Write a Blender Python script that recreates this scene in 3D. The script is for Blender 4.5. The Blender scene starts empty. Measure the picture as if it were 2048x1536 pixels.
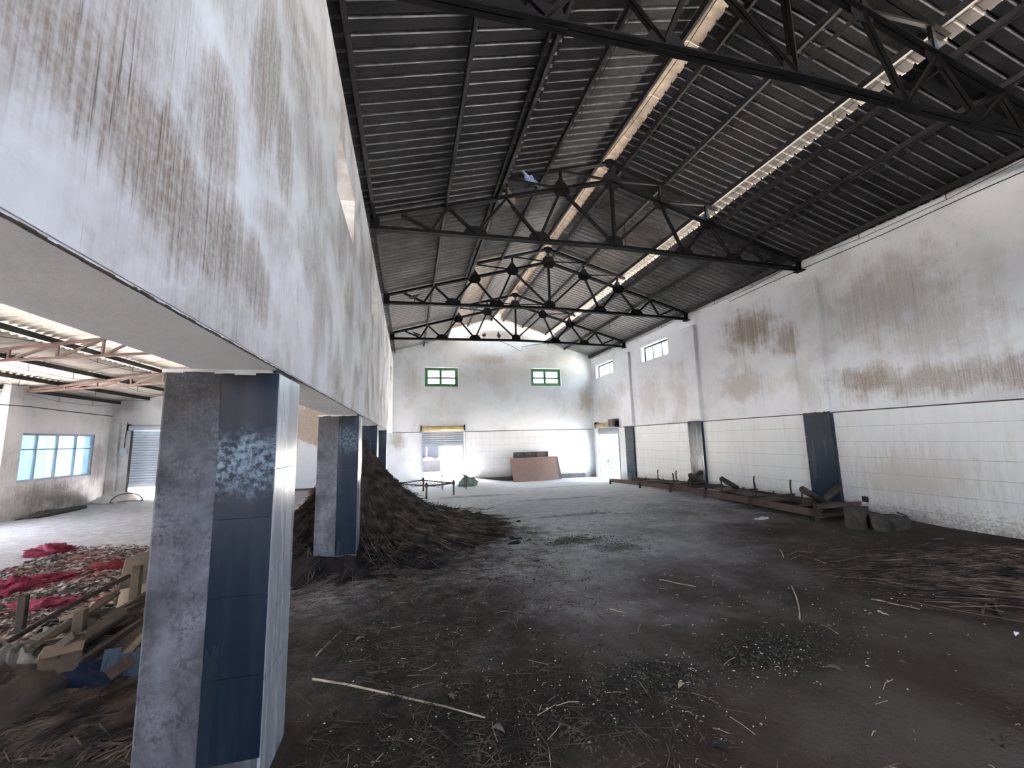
import bpy, math, random
from mathutils import Vector, Matrix, noise as mnoise
R = math.radians
random.seed(7)
sc = bpy.context.scene
COL = sc.collection

# ------------------------------------------------------------------ camera
CAMH, FPX = 1.65, 821.382
_a, _b, _c = R(7.685), R(14.213), R(-1.421)
FWD = Vector((math.sin(_b)*math.cos(_a), math.cos(_b)*math.cos(_a), math.sin(_a)))
_r = Vector((math.cos(_b), -math.sin(_b), 0)); _u = _r.cross(FWD)
RGT = _r*math.cos(_c) + _u*math.sin(_c); UPV = -_r*math.sin(_c) + _u*math.cos(_c)
cam = bpy.data.cameras.new('camera'); cam.sensor_width = 36; cam.lens = FPX/2048*36
cam.clip_start = 0.02; cam.clip_end = 400
camo = bpy.data.objects.new('camera', cam); COL.objects.link(camo)
camo.matrix_world = Matrix(((RGT.x, UPV.x, -FWD.x, 0), (RGT.y, UPV.y, -FWD.y, 0), (RGT.z, UPV.z, -FWD.z, CAMH), (0, 0, 0, 1)))
sc.camera = camo

# ------------------------------------------------------------------ world, sun, exposure
SKY_STRENGTH, SUN_STRENGTH, EXPOSURE = 1.0, 10.0, 4.95
w = bpy.data.worlds.new('sky'); sc.world = w; w.use_nodes = True
wn = w.node_tree.nodes; wl = w.node_tree.links
sky = wn.new('ShaderNodeTexSky'); sky.sky_type = 'NISHITA'; sky.sun_disc = False
sky.sun_elevation = R(60); sky.sun_rotation = R(-42); sky.dust_density = 3.0; sky.air_density = 1.0
bg = wn['Background']; bg.inputs['Strength'].default_value = SKY_STRENGTH*0.22
hz = wn.new('ShaderNodeHueSaturation'); hz.inputs['Saturation'].default_value = .65      # hazy white sky
wl.new(sky.outputs[0], hz.inputs['Color']); wl.new(hz.outputs[0], bg.inputs['Color'])
sl = bpy.data.lights.new('sun', 'SUN'); sl.energy = SUN_STRENGTH; sl.angle = R(0.6); sl.color = (1, .96, .91)
so = bpy.data.objects.new('sun', sl); COL.objects.link(so)
so.rotation_euler = Vector((0.44, -0.22, -0.87)).to_track_quat('-Z', 'Y').to_euler()
vs = sc.view_settings
vs.view_transform = 'Standard'; vs.look = 'None'; vs.gamma = 1; vs.use_curve_mapping = False; vs.exposure = EXPOSURE
sc.cycles.diffuse_bounces = 5; sc.cycles.max_bounces = 8
sc.cycles.use_adaptive_sampling = True; sc.cycles.adaptive_threshold = .06; sc.cycles.glossy_bounces = 3
sc.cycles.sample_clamp_indirect = 8; sc.cycles.caustics_reflective = False; sc.cycles.caustics_refractive = False

def portal(name, loc, facing, sx, sy):
    """light portal in an opening: only guides the sky's own light, gives none itself"""
    l = bpy.data.lights.new(name, 'AREA'); l.shape = 'RECTANGLE'; l.size = sx; l.size_y = sy
    l.cycles.is_portal = True
    o = bpy.data.objects.new(name, l); COL.objects.link(o); o.location = loc
    o.rotation_euler = Vector(facing).to_track_quat('-Z', 'Z' if abs(facing[2]) < .9 else 'Y').to_euler()
    return o

# ------------------------------------------------------------------ measures (metres; camera stands at the origin)
XL, XR, XC, YF = -0.68, 8.84, 4.08, 18.69
BT = 0.41                      # thickness of the beam / wall on columns
ZB, ZD = 2.054, 2.06           # underside of the beam, top of the tiled dado
Y0 = -3.4                      # wall behind the camera
YA, XA = 16.8, -9.7            # side hall: end wall and outer wall
SL = 0.292
def zA(x): return 5.58 + SL*(x - XL) if x < XC else 5.58 + SL*(XR - x)
def sstep(a, b, x):
    t = min(1, max(0, (x - a)/(b - a))); return t*t*(3 - 2*t)
def fz(x, y):
    return (0.10*sstep(4.5, 8, x)*sstep(5, 7, y)*(1 - sstep(9.5, 13, y)) - 0.22*sstep(2.6, 4.6, x)*sstep(12.5, 17.5, y))
def gp(px, py, z=0.0):
    """point of the floor (height z) seen at photo position px, py"""
    d = RGT*(px - 1024) + UPV*(768 - py) + FWD*FPX
    t = (z - CAMH)/d.z
    return Vector((d.x*t, d.y*t, z))

# ------------------------------------------------------------------ helpers: meshes
class MB:
    def __init__(s): s.v = []; s.f = []
    def add(s, vs_, fs):
        n = len(s.v); s.v += [tuple(p) for p in vs_]; s.f += [tuple(i + n for i in q) for q in fs]; return s
    def box(s, c, d, rot=None):
        c = Vector(c); P = []
        for x in (-.5, .5):
            for y in (-.5, .5):
                for z in (-.5, .5):
                    p = Vector((x*d[0], y*d[1], z*d[2]))
                    P.append(c + (rot @ p if rot else p))
        return s.add(P, ((0, 1, 3, 2), (4, 6, 7, 5), (0, 4, 5, 1), (2, 3, 7, 6), (0, 2, 6, 4), (1, 5, 7, 3)))
    def bb(s, x0, x1, y0, y1, z0, z1): return s.box(((x0+x1)/2, (y0+y1)/2, (z0+z1)/2), (x1-x0, y1-y0, z1-z0))
    def bar(s, p, q, wd, ht, up=(0, 0, 1), off=(0, 0)):
        p, q = Vector(p), Vector(q); t = (q - p).normalized(); a = Vector(up)
        if abs(t.dot(a)) > .99: a = Vector((0, 1, 0))
        sd = t.cross(a).normalized(); a = sd.cross(t).normalized()
        P = []
        for e in (p, q):
            for u, v in ((-1, -1), (1, -1), (1, 1), (-1, 1)): P.append(e + sd*(u*wd/2 + off[0]) + a*(v*ht/2 + off[1]))
        return s.add(P, ((3, 2, 1, 0), (4, 5, 6, 7), (0, 1, 5, 4), (1, 2, 6, 5), (2, 3, 7, 6), (3, 0, 4, 7)))
    def tube(s, pts, r, n=8, caps=True, r1=None):
        pts = [Vector(p) for p in pts]; rings = []; m = len(pts)
        for i, p in enumerate(pts):
            t = (pts[min(i+1, m-1)] - pts[max(i-1, 0)]).normalized()
            a = Vector((0, 0, 1)) if abs(t.z) < .9 else Vector((1, 0, 0))
            sd = t.cross(a).normalized(); a = sd.cross(t)
            rr = r if r1 is None else r + (r1 - r)*i/(m - 1)
            rings.append([p + (sd*math.cos(k*2*math.pi/n) + a*math.sin(k*2*math.pi/n))*rr for k in range(n)])
        V = [p for rg in rings for p in rg]; F = []
        for i in range(m - 1):
            for k in range(n): F.append((i*n+k, i*n+(k+1) % n, (i+1)*n+(k+1) % n, (i+1)*n+k))
        if caps: F.append(tuple(range(n))[::-1]); F.append(tuple((m-1)*n+k for k in range(n)))
        return s.add(V, F)
    def prism(s, poly, vec):
        n = len(poly); vec = Vector(vec)
        V = [Vector(p) for p in poly] + [Vector(p) + vec for p in poly]
        F = [tuple(range(n)), tuple(range(2*n-1, n-1, -1))]
        for k in range(n): F.append((k, k+n, (k+1) % n + n, (k+1) % n))
        return s.add(V, F)
    def mesh(s, name, mat, smooth=False):
        me = bpy.data.meshes.new(name); me.from_pydata(s.v, [], s.f)
        import bmesh
        bm = bmesh.new(); bm.from_mesh(me); bmesh.ops.recalc_face_normals(bm, faces=bm.faces); bm.to_mesh(me); bm.free()
        if mat: me.materials.append(mat)
        if smooth: me.polygons.foreach_set('use_smooth', [True]*len(me.polygons))
        me.update(); return me
    def build(s, name, mat, parent=None, smooth=False):
        return link(name, s.mesh(name, mat, smooth), parent)
def link(name, me, parent=None, loc=None):
    o = bpy.data.objects.new(name, me); COL.objects.link(o)
    if parent: o.parent = parent
    if loc: o.location = loc
    return o
def tag(o, label=None, cat=None, group=None, kind=None):
    if label: o['label'] = label
    if cat: o['category'] = cat
    if group: o['group'] = group
    if kind: o['kind'] = kind
    return o
def thing(name, label, cat, loc=(0, 0, 0), rz=0, group=None, kind=None):
    o = bpy.data.objects.new(name, None); COL.objects.link(o); o.location = loc; o.rotation_euler = (0, 0, rz)
    o.empty_display_size = .1
    return tag(o, label, cat, group, kind)
def copy_tree(o, parent=None):
    c = o.copy(); COL.objects.link(c); c.parent = parent
    for ch in o.children: copy_tree(ch, c)
    return c
def bevel(o, wdt=.004, seg=1):
    m = o.modifiers.new('bevel', 'BEVEL'); m.width = wdt; m.segments = seg; m.limit_method = 'ANGLE'
    return o
def holed_slab(a0, a1, b0, b1, holes, t0, t1, axis):
    """slab in the (a,b) plane with rectangular holes; t0..t1 thickness. axis: 'x' (a=y,b=z,t=x) or 'y' (a=x,b=z,t=y)"""
    As = sorted({a0, a1} | {h[0] for h in holes} | {h[1] for h in holes}); Bs = sorted({b0, b1} | {h[2] for h in holes} | {h[3] for h in holes})
    As = [a for a in As if a0 <= a <= a1]; Bs = [b for b in Bs if b0 <= b <= b1]
    def solid(i, j):
        if i < 0 or j < 0 or i >= len(As)-1 or j >= len(Bs)-1: return False
        ca, cb = (As[i]+As[i+1])/2, (Bs[j]+Bs[j+1])/2
        return not any(h[0] < ca < h[1] and h[2] < cb < h[3] for h in holes)
    P = (lambda a, b, t: (t, a, b)) if axis == 'x' else (lambda a, b, t: (a, t, b))
    m = MB()
    for i in range(len(As)-1):
        for j in range(len(Bs)-1):
            if not solid(i, j): continue
            A0, A1, B0, B1 = As[i], As[i+1], Bs[j], Bs[j+1]
            for t in (t0, t1): m.add([P(A0, B0, t), P(A1, B0, t), P(A1, B1, t), P(A0, B1, t)], [(0, 1, 2, 3)])
            if not solid(i-1, j): m.add([P(A0, B0, t0), P(A0, B1, t0), P(A0, B1, t1), P(A0, B0, t1)], [(0, 1, 2, 3)])
            if not solid(i+1, j): m.add([P(A1, B0, t0), P(A1, B1, t0), P(A1, B1, t1), P(A1, B0, t1)], [(0, 1, 2, 3)])
            if not solid(i, j-1): m.add([P(A0, B0, t0), P(A1, B0, t0), P(A1, B0, t1), P(A0, B0, t1)], [(0, 1, 2, 3)])
            if not solid(i, j+1): m.add([P(A0, B1, t0), P(A1, B1, t0), P(A1, B1, t1), P(A0, B1, t1)], [(0, 1, 2, 3)])
    return m

# ------------------------------------------------------------------ helpers: materials
def lin(r, g, b):
    f = lambda c: (c/255/12.92) if c/255 <= .04045 else ((c/255+.055)/1.055)**2.4
    return (f(r), f(g), f(b), 1)
class NT:
    def __init__(s, name, rough=.85, spec=.3, metal=0):
        s.m = bpy.data.materials.new(name); s.m.use_nodes = True; s.n = s.m.node_tree.nodes; s.l = s.m.node_tree.links
        s.b = s.n['Principled BSDF']; s.b.inputs['Roughness'].default_value = rough
        s.b.inputs['Specular IOR Level'].default_value = spec; s.b.inputs['Metallic'].default_value = metal
        tc = s.n.new('ShaderNodeTexCoord'); s.co = tc.outputs['Object']
    def set(s, node, i, v):
        if isinstance(v, bpy.types.NodeSocket): s.l.new(v, node.inputs[i])
        else: node.inputs[i].default_value = v
    def math(s, op, a, b=0.0, clamp=False):
        n = s.n.new('ShaderNodeMath'); n.operation = op; n.use_clamp = clamp; s.set(n, 0, a); s.set(n, 1, b); return n.outputs[0]
    def vec(s, op, a, b=None, c=None):
        n = s.n.new('ShaderNodeVectorMath'); n.operation = op; s.set(n, 0, a)
        if b is not None: s.set(n, 1, b)
        return n.outputs['Value'] if op in ('LENGTH', 'DISTANCE') else n.outputs[0]
    def noise(s, scale, detail=3, rough=.55, vec=None, mul=None, dist=0):
        v = vec or s.co
        if mul: v = s.vec('MULTIPLY', v, mul)
        n = s.n.new('ShaderNodeTexNoise'); s.l.new(v, n.inputs['Vector']); n.inputs['Scale'].default_value = scale
        n.inputs['Detail'].default_value = detail; n.inputs['Roughness'].default_value = rough; n.inputs['Distortion'].default_value = dist
        return n.outputs[0]
    def vor(s, scale, mul=None, feat='F1'):
        v = s.vec('MULTIPLY', s.co, mul) if mul else s.co
        n = s.n.new('ShaderNodeTexVoronoi'); n.feature = feat; s.l.new(v, n.inputs['Vector']); n.inputs['Scale'].default_value = scale
        return n.outputs['Distance']
    def rng(s, v, a, b, c=0.0, d=1.0, smooth=True):
        n = s.n.new('ShaderNodeMapRange'); n.interpolation_type = 'SMOOTHSTEP' if smooth else 'LINEAR'
        s.set(n, 0, v); s.set(n, 1, a); s.set(n, 2, b); s.set(n, 3, c); s.set(n, 4, d); return n.outputs[0]
    def mix(s, f, a, b):
        n = s.n.new('ShaderNodeMix'); n.data_type = 'RGBA'; s.set(n, 0, f); s.set(n, 6, a); s.set(n, 7, b); return n.outputs[2]
    def sep(s):
        n = s.n.new('ShaderNodeSeparateXYZ'); s.l.new(s.co, n.inputs[0]); return n.outputs
    def blob(s, c, r, edge=0.0, soft=.55):
        d = s.vec('LENGTH', s.vec('MULTIPLY', s.vec('SUBTRACT', s.co, c), tuple(1/q for q in r)))
        if isinstance(edge, bpy.types.NodeSocket): d = s.math('ADD', d, edge)
        return s.rng(d, 1.0, 1 - soft, 0, 1)
    def blobs(s, lst, edge=0.0, soft=.55):
        o = None
        for c, r, k in lst:
            b = s.math('MULTIPLY', s.blob(c, r, edge, soft), k)
            o = b if o is None else s.math('MAXIMUM', o, b)
        return o
    def col(s, v): s.set(s.b, 'Base Color', v); return s
    def rough(s, v): s.set(s.b, 'Roughness', v); return s
    def bump(s, h, strength=.3, dist=.02):
        n = s.n.new('ShaderNodeBump'); n.inputs['Strength'].default_value = strength; n.inputs['Distance'].default_value = dist
        s.l.new(h, n.inputs['Height']); s.l.new(n.outputs[0], s.b.inputs['Normal']); return s
    def rand(s):
        n = s.n.new('ShaderNodeObjectInfo'); return n.outputs['Random']
def simple(name, c, rough=.7, var=.25, scale=6, metal=0, spec=.3, bump=.15, rnd=.0):
    t = NT(name, rough, spec, metal)
    f = t.rng(t.noise(scale, 4, .6), .3, .7)
    c2 = tuple(q*(1-var) for q in c[:3]) + (1,)
    o = t.mix(f, c2, c)
    if rnd: o = t.mix(t.math('MULTIPLY', t.rand(), rnd), o, (c[0]*.45, c[1]*.45, c[2]*.45, 1))
    t.col(o); t.bump(t.noise(scale*9, 3), bump, .01); return t.m

def plaster(name, base, stain, blobs, amount=.5, thr=(.52, .72), streakmul=(48, 48, .22), drip=.5, low=None, blobsoft=.9, dark=None, bigscale=.55):
    t = NT(name, .9, .2)
    streak = t.rng(t.noise(1.6, 4, .62, mul=streakmul), .36, .66)
    big = t.rng(t.noise(bigscale, 4, .6, dist=.4), thr[0], thr[1])
    edge = t.math('ADD', t.math('MULTIPLY', t.math('SUBTRACT', t.noise(2.6, 5, .66), .5), 1.5), t.math('MULTIPLY', t.math('SUBTRACT', t.noise(1.2, 3, .6, mul=(22, 22, .7)), .5), .7))
    st = t.math('MULTIPLY', big, amount)
    if blobs: st = t.math('MAXIMUM', st, t.blobs(blobs, edge, blobsoft))
    st = t.math('MULTIPLY', st, t.math('ADD', .68, t.math('MULTIPLY', streak, .32)), True)
    c = t.mix(t.math('MULTIPLY', t.rng(t.noise(2.2, 4, .6), .35, .7), .35), base, tuple(q*.86 for q in base[:3]) + (1,))
    grain = t.rng(t.noise(38, 4, .7), .32, .62)
    c = t.mix(t.math('MULTIPLY', st, t.math('ADD', .72, t.math('MULTIPLY', grain, .28))), c, stain)
    # thin dark drips, stronger where stained
    dr = t.rng(t.noise(2.3, 3, .6, mul=(streakmul[0]*.9, streakmul[1]*.9, streakmul[2]*5)), .60, .74)
    dm = t.math('MULTIPLY', dr, t.math('ADD', .10, t.math('MULTIPLY', st, drip)), True)
    c = t.mix(dm, c, dark or (stain[0]*.28, stain[1]*.26, stain[2]*.25, 1))
    # specks of flaked paint
    sp = t.math('MULTIPLY', t.rng(t.vor(9), .10, .04), t.rng(t.noise(1.1, 3), .52, .62))
    c = t.mix(t.math('MULTIPLY', sp, .6), c, (stain[0]*.4, stain[1]*.4, stain[2]*.4, 1))
    if low:
        z = t.sep()[2]
        g = t.math('MULTIPLY', t.rng(t.math('ADD', z, t.math('MULTIPLY', t.math('SUBTRACT', t.noise(3, 5, .65), .5), 1.2)), low[1], low[0]), low[2])
        c = t.mix(g, c, (.16, .14, .12, 1))
    t.col(c)
    t.bump(t.math('ADD', t.noise(14, 5, .6), t.math('MULTIPLY', t.noise(2, 3), .8)), .22, .02)
    return t.m

WHITE = (.76, .75, .745, 1); BROWN = (.225, .158, .102, 1)
M = {}
M['wall_left'] = plaster('lime_plaster_streaked', (.70, .69, .695, 1), (.22, .16, .118, 1),
    [((XL, y, z), (9, ry, rz), k) for y, z, ry, rz, k in [(1.0, 2.45, 0.5, 0.28, 0.95), (1.3, 2.42, 0.5, 0.33, 1.0), (1.68, 2.42, 0.38, 0.36, 1.0), (1.95, 2.4, 0.35, 0.33, 0.85), (1.55, 2.78, 0.3, 0.4, 0.9), (0.75, 2.6, 0.4, 0.5, 0.9), (2.0, 3.4, 0.32, 0.65, 0.9), (2.28, 3.3, 0.25, 0.4, 0.85), (2.7, 3.7, 0.4, 0.5, 0.55), (3.2, 3.75, 0.35, 0.45, 0.65), (3.45, 2.75, 0.45, 0.4, 0.7), (4.9, 2.9, 0.5, 0.7, 0.5), (6.6, 4.2, 0.8, 0.8, 0.5), (9.5, 3.3, 1.0, 1.2, 0.45), (0.2, 2.8, 0.6, 0.7, 0.8), (1.0, 3.3, 0.5, 0.5, 0.7)]],
    amount=.85, thr=(.38, .70), drip=.9, bigscale=1.3, blobsoft=.75)
M['wall_right'] = plaster('lime_plaster_right', (.73, .725, .745, 1), BROWN,
    [((XR, y, z), (9, ry*1.35, rz*1.35), k) for y, z, ry, rz, k in [(8.9, 4.4, 0.95, 0.6, 1.0), (7.75, 3.85, 0.4, 0.42, 0.85), (9.3, 2.95, 0.9, 0.55, 0.6), (6.1, 2.62, 0.75, 0.36, 1.0), (4.9, 2.5, 1.3, 0.33, 0.85), (4.0, 2.45, 0.8, 0.3, 0.9), (5.6, 4.1, 1.2, 0.95, 0.6), (5.0, 3.4, 1.0, 0.7, 0.5), (7.3, 2.7, 0.3, 0.6, 0.4), (11.9, 3.0, 0.5, 0.6, 0.4), (13.8, 3.2, 1.0, 0.9, 0.4), (17.2, 3.1, 1.3, 0.8, 0.5)]],
    amount=.42, thr=(.46, .74), drip=.8, bigscale=.8, blobsoft=.8)
M['wall_back'] = plaster('lime_plaster_back', (.84, .835, .83, 1), (.36, .27, .17, 1),
    [((3.7, YF, 5.4), (1.6, 9, .42), .7), ((8.5, YF, 3.5), (.6, 9, 1.1), .75), ((.1, YF, 4.4), (.55, 9, 1.5), .5), ((-.5, YF, 1.7), (.5, 9, .6), .9), ((5.9, YF, 5.5), (.9, 9, .3), .5), ((1.6, YF, 3.0), (1.6, 9, .5), .25), ((4.2, YF, 6.6), (2, 9, .5), .4)],
    amount=.42, thr=(.48, .75), drip=.5, bigscale=.8)
M['wall_side'] = plaster('lime_plaster_side_hall', (.70, .69, .70, 1), (.15, .13, .12, 1),
    [((XA, 14.6, .4), (9, 2.4, .85), 1.0), ((XA, 16.2, 1.2), (9, .5, 1.3), .85), ((-9.55, YA, 1.5), (.35, 9, .9), .55), ((-9.4, YA, .4), (.9, 9, .5), .6), ((-9.3, YA, 3.1), (.5, 9, .4), .6), ((-8.2, YA, 3.2), (.5, 9, .4), .5), ((XA, 11.3, 1.4), (9, .9, .6), .3)],
    amount=.35, drip=.2)
M['soffit'] = plaster('plaster_soffit', (.80, .80, .83, 1), (.50, .49, .52, 1), [], amount=.5, thr=(.42, .7), streakmul=(2, .6, 2), drip=.05)
M['wall_rough'] = plaster('rough_brown_render', (.62, .66, .74, 1), (.33, .26, .21, 1), [((-3.4, YA, 2.5), (1.6, 9, .95), 1.4)], amount=.1, drip=.1, blobsoft=.25)

def tile_mat(name, c, rough, var, dirt=.35, low=False, worn=False, dust=(.4, .4, .42, 1)):
    t = NT(name, rough, .5); t.co = t.n.new('ShaderNodeNewGeometry').outputs['Position']
    o = t.mix(t.math('MULTIPLY', t.rand(), var), c, tuple(q*.8 for q in c[:3]) + (1,))
    g = t.math('MULTIPLY', t.rng(t.noise(1.1, 4, .6, mul=(9, 9, .9)), .35, .9), dirt)
    o = t.mix(g, o, dust)
    sp = t.rng(t.vor(22), .07, .03)
    if low:
        zz = t.math('ADD', t.sep()[2], t.math('MULTIPLY', t.math('SUBTRACT', t.noise(24, 5, .75), .5), 1.6))
        o = t.mix(t.math('MULTIPLY', t.rng(zz, .36, -.08), .75), o, (.20, .165, .13, 1))
        br = t.math('MULTIPLY', t.blob((XR, 5.6, .75), (9, 1.6, .9), t.math('MULTIPLY', t.math('SUBTRACT', t.noise(2.2, 4, .6, mul=(9, 9, 1)), .5), 1.6), .9), .5)
        o = t.mix(br, o, (.42, .34, .27, 1))
    o = t.mix(t.math('MULTIPLY', sp, t.rng(t.noise(1.3, 2), .5, .65)), o, dust)
    if worn:
        g2 = t.rng(t.noise(30, 5, .72), .40, .62)
        o = t.mix(t.math('MULTIPLY', t.blob((XL - .12, 2.44, 1.56), (.3, .2, .22), t.math('MULTIPLY', t.math('SUBTRACT', t.noise(9, 4, .7), .5), 1.4), .7), g2), o, (.17, .235, .30, 1))
        o = t.mix(t.math('MULTIPLY', t.blob((XL - .15, 6.2, 1.7), (.25, .2, .25), t.math('MULTIPLY', t.math('SUBTRACT', t.noise(9, 4, .7), .5), 1.6), .7), t.math('MULTIPLY', g2, .5)), o, (.17, .235, .30, 1))
    t.col(o); t.rough(t.rng(t.noise(1.2, 3, .6, mul=(6, 6, .5)), .3, .7, rough*.8, min(1, rough*1.5))); return t.m
M['tile_white'] = tile_mat('white_glazed_tile', (.74, .735, .73, 1), .40, .10, .3, True, dust=(.45, .38, .31, 1))
M['tile_navy'] = tile_mat('navy_glazed_tile', (.011, .019, .034, 1), .2, .5, .4, False, True, dust=(.045, .065, .09, 1))
M['tile_joint'] = simple('dirty_joint', (.36, .33, .30, 1), .95, .4)
M['tile_grey'] = tile_mat('pale_grey_glazed_tile', (.34, .36, .40, 1), .22, .3, .5, dust=(.2, .19, .19, 1))
def concrete_mat():
    t = NT('column_cement', .85, .3)
    a = t.rng(t.noise(1.7, 6, .62, dist=.5), .36, .66); b = t.rng(t.noise(7, 5, .65), .35, .7)
    c = t.mix(a, (.055, .057, .068, 1), (.20, .203, .235, 1)); c = t.mix(t.math('MULTIPLY', t.math('MULTIPLY', b, t.rng(t.noise(55, 4, .7), .42, .6)), .75), c, (.035, .034, .036, 1))
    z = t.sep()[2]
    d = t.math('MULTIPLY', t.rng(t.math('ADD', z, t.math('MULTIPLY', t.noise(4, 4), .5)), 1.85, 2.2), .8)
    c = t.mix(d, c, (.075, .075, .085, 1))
    cr = t.math('MULTIPLY', t.rng(t.vor(5, feat='DISTANCE_TO_EDGE'), .02, .0), t.rng(t.noise(1.5, 3), .5, .6))
    c = t.mix(t.math('MULTIPLY', cr, .7), c, (.06, .055, .05, 1))
    t.col(c); t.bump(t.math('ADD', t.noise(25, 5, .65), b), .35, .015); return t.m
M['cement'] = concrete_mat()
def roof_mat(name, c1, c2, speck, lit_end=False):
    t = NT(name, .7, .12); t.co = t.n.new('ShaderNodeNewGeometry').outputs['Position']
    f = t.rng(t.noise(.9, 5, .62), .3, .7); g = t.rng(t.noise(11, 5, .7, mul=(.5, 1, 1)), .5, .75)
    o = t.mix(f, c1, c2); o = t.mix(t.math('MULTIPLY', t.rand(), .35), o, tuple(q*.65 for q in c1[:3]) + (1,))
    o = t.mix(t.math('MULTIPLY', g, .35), o, speck)
    if lit_end:   # sheets painted paler towards the far end, in place of the light there
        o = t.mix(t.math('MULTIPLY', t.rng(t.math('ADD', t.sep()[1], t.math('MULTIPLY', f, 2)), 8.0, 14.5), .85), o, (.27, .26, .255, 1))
    t.col(o); t.bump(t.noise(40, 4, .7), .25, .01); return t.m
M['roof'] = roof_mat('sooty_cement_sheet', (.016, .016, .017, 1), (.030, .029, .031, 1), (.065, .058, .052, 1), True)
M['rib'] = simple('lit_sheet_rib', (.16, .155, .165, 1), .5, .5, 9)  # paler tone for the rib sides, painting in the light they catch
M['roof_top'] = simple('weathered_roof_top', (.56, .465, .345, 1), .9, .3, 2)
M['roof_cream'] = roof_mat('pale_cement_sheet', (.42, .38, .33, 1), (.50, .46, .41, 1), (.36, .31, .265, 1))
M['ridge'] = simple('pale_ridge_mortar', (.62, .55, .46, 1), .9, .45, 5)
M['steel'] = simple('black_painted_steel', (.005, .0048, .0055, 1), .65, .4, 5, spec=.12)
M['steel_old'] = simple('old_brown_steel', (.009, .0078, .0075, 1), .65, .45, 4, spec=.12)
M['gusset'] = simple('dark_plate_steel', (.006, .006, .008, 1), .65, .3, 4, spec=.12)
M['gusset_pale'] = simple('dusty_plate_steel', (.16, .125, .115, 1), .7, .3, 4)
M['truss_brown'] = simple('primer_brown_steel', (.20, .135, .115, 1), .65, .35, 5)
M['purlin'] = simple('purlin_steel', (.035, .031, .033, 1), .6, .4, 5)
M['rust'] = simple('rusty_channel_steel', (.115, .075, .065, 1), .75, .35, 6)
M['rust_dark'] = simple('dark_rusty_iron', (.055, .042, .036, 1), .8, .4, 8)
M['shutter'] = simple('galvanised_shutter', (.42, .44, .49, 1), .45, .2, 3, metal=.25, spec=.5, bump=.05)
M['shutter_pale'] = simple('pale_blue_shutter', (.60, .65, .72, 1), .5, .15, 3, bump=.05)
M['shutter_box'] = simple('ochre_shutter_hood', (.52, .40, .20, 1), .5, .3, 4)
M['frame_green'] = simple('green_window_frame', (.07, .21, .105, 1), .5, .2, 5)
M['frame_dark'] = simple('dark_window_frame', (.07, .075, .09, 1), .5, .3, 5)
M['frame_alu'] = simple('grey_window_frame', (.34, .37, .44, 1), .45, .2, 5)
def glass_mat(name, c, haze=.12, gloss=.06):
    """thin dusty pane: mostly clear, a little milky dust, a little shine"""
    t = NT(name, .15, .5); n = t.n; out = n['Material Output']
    tr = n.new('ShaderNodeBsdfTransparent'); tr.inputs[0].default_value = c
    tl = n.new('ShaderNodeBsdfTranslucent'); tl.inputs[0].default_value = c
    gl = n.new('ShaderNodeBsdfGlossy'); gl.inputs['Roughness'].default_value = .08
    m1 = n.new('ShaderNodeMixShader'); t.set(m1, 0, t.math('MULTIPLY', t.rng(t.noise(2.5, 4, .65), .3, .75, .5, 1.4), haze)); t.l.new(tr.outputs[0], m1.inputs[1]); t.l.new(tl.outputs[0], m1.inputs[2])
    m2 = n.new('ShaderNodeMixShader'); m2.inputs[0].default_value = gloss; t.l.new(m1.outputs[0], m2.inputs[1]); t.l.new(gl.outputs[0], m2.inputs[2])
    t.l.new(m2.outputs[0], out.inputs['Surface']); n.remove(t.b); return t.m
M['glass'] = glass_mat('dusty_clear_glass', (.93, .97, .95, 1))
M['glass_blue'] = glass_mat('pale_blue_frosted_glass', (.46, .57, .61, 1), .2)
M['trim'] = simple('dark_ledge_mortar', (.085, .062, .045, 1), .95, .5, 7)
M['wood'] = simple('weathered_plank', (.115, .09, .072, 1), .85, .45, 5)
M['wood_pale'] = simple('pale_raw_wood', (.33, .27, .20, 1), .85, .35, 6)
M['card'] = simple('tan_cardboard', (.21, .155, .12, 1), .9, .25, 5)
M['board_beige'] = simple('beige_board', (.25, .215, .18, 1), .8, .25, 3)
M['board_white'] = simple('off_white_sheet', (.5, .45, .36, 1), .6, .2, 3)
M['board_brown'] = simple('brown_laminate', (.30, .19, .155, 1), .6, .18, 14)
M['board_edge'] = simple('dark_board_edge', (.10, .07, .06, 1), .8, .3, 8)
M['grey_panel'] = simple('grey_weathered_panel', (.14, .125, .115, 1), .85, .35, 6)
M['sack'] = simple('dusty_jute_sack', (.065, .052, .041, 1), .95, .35, 9, bump=.4)
M['cloth'] = simple('grey_crumpled_cloth', (.14, .13, .115, 1), .95, .35, 7, bump=.3)
M['cloth_white'] = simple('dusty_white_cloth', (.58, .55, .52, 1), .95, .3, 7, bump=.3)
M['sack_green'] = simple('green_white_sack', (.30, .38, .33, 1), .8, .5, 5, bump=.3)
M['blue_plastic'] = simple('faded_blue_plastic', (.055, .095, .14, 1), .6, .3, 4)
M['navy_cloth'] = simple('navy_cloth', (.012, .02, .05, 1), .9, .3, 4)
M['net_red'] = simple('magenta_net', (.30, .035, .085, 1), .85, .5, 14, bump=.6)
M['net_crimson'] = simple('crimson_net', (.20, .02, .035, 1), .85, .45, 14, bump=.6)
M['stone'] = simple('cement_rubble', (.07, .061, .052, 1), .95, .4, 7, bump=.5)
M['cable'] = simple('black_cable', (.012, .012, .013, 1), .6, .2)
M['rope'] = simple('jute_cord', (.18, .15, .12, 1), .95, .3, 12)
M['white_paint'] = simple('white_enamel', (.7, .7, .7, 1), .5, .1)
M['pigeon'] = simple('dark_feathers', (.05, .055, .07, 1), .7, .4, 20)
M['pigeon_blue'] = simple('blue_grey_feathers', (.24, .32, .48, 1), .6, .25, 14)
M['feather_bar'] = simple('black_feathers', (.01, .01, .012, 1), .7, .2)
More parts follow.
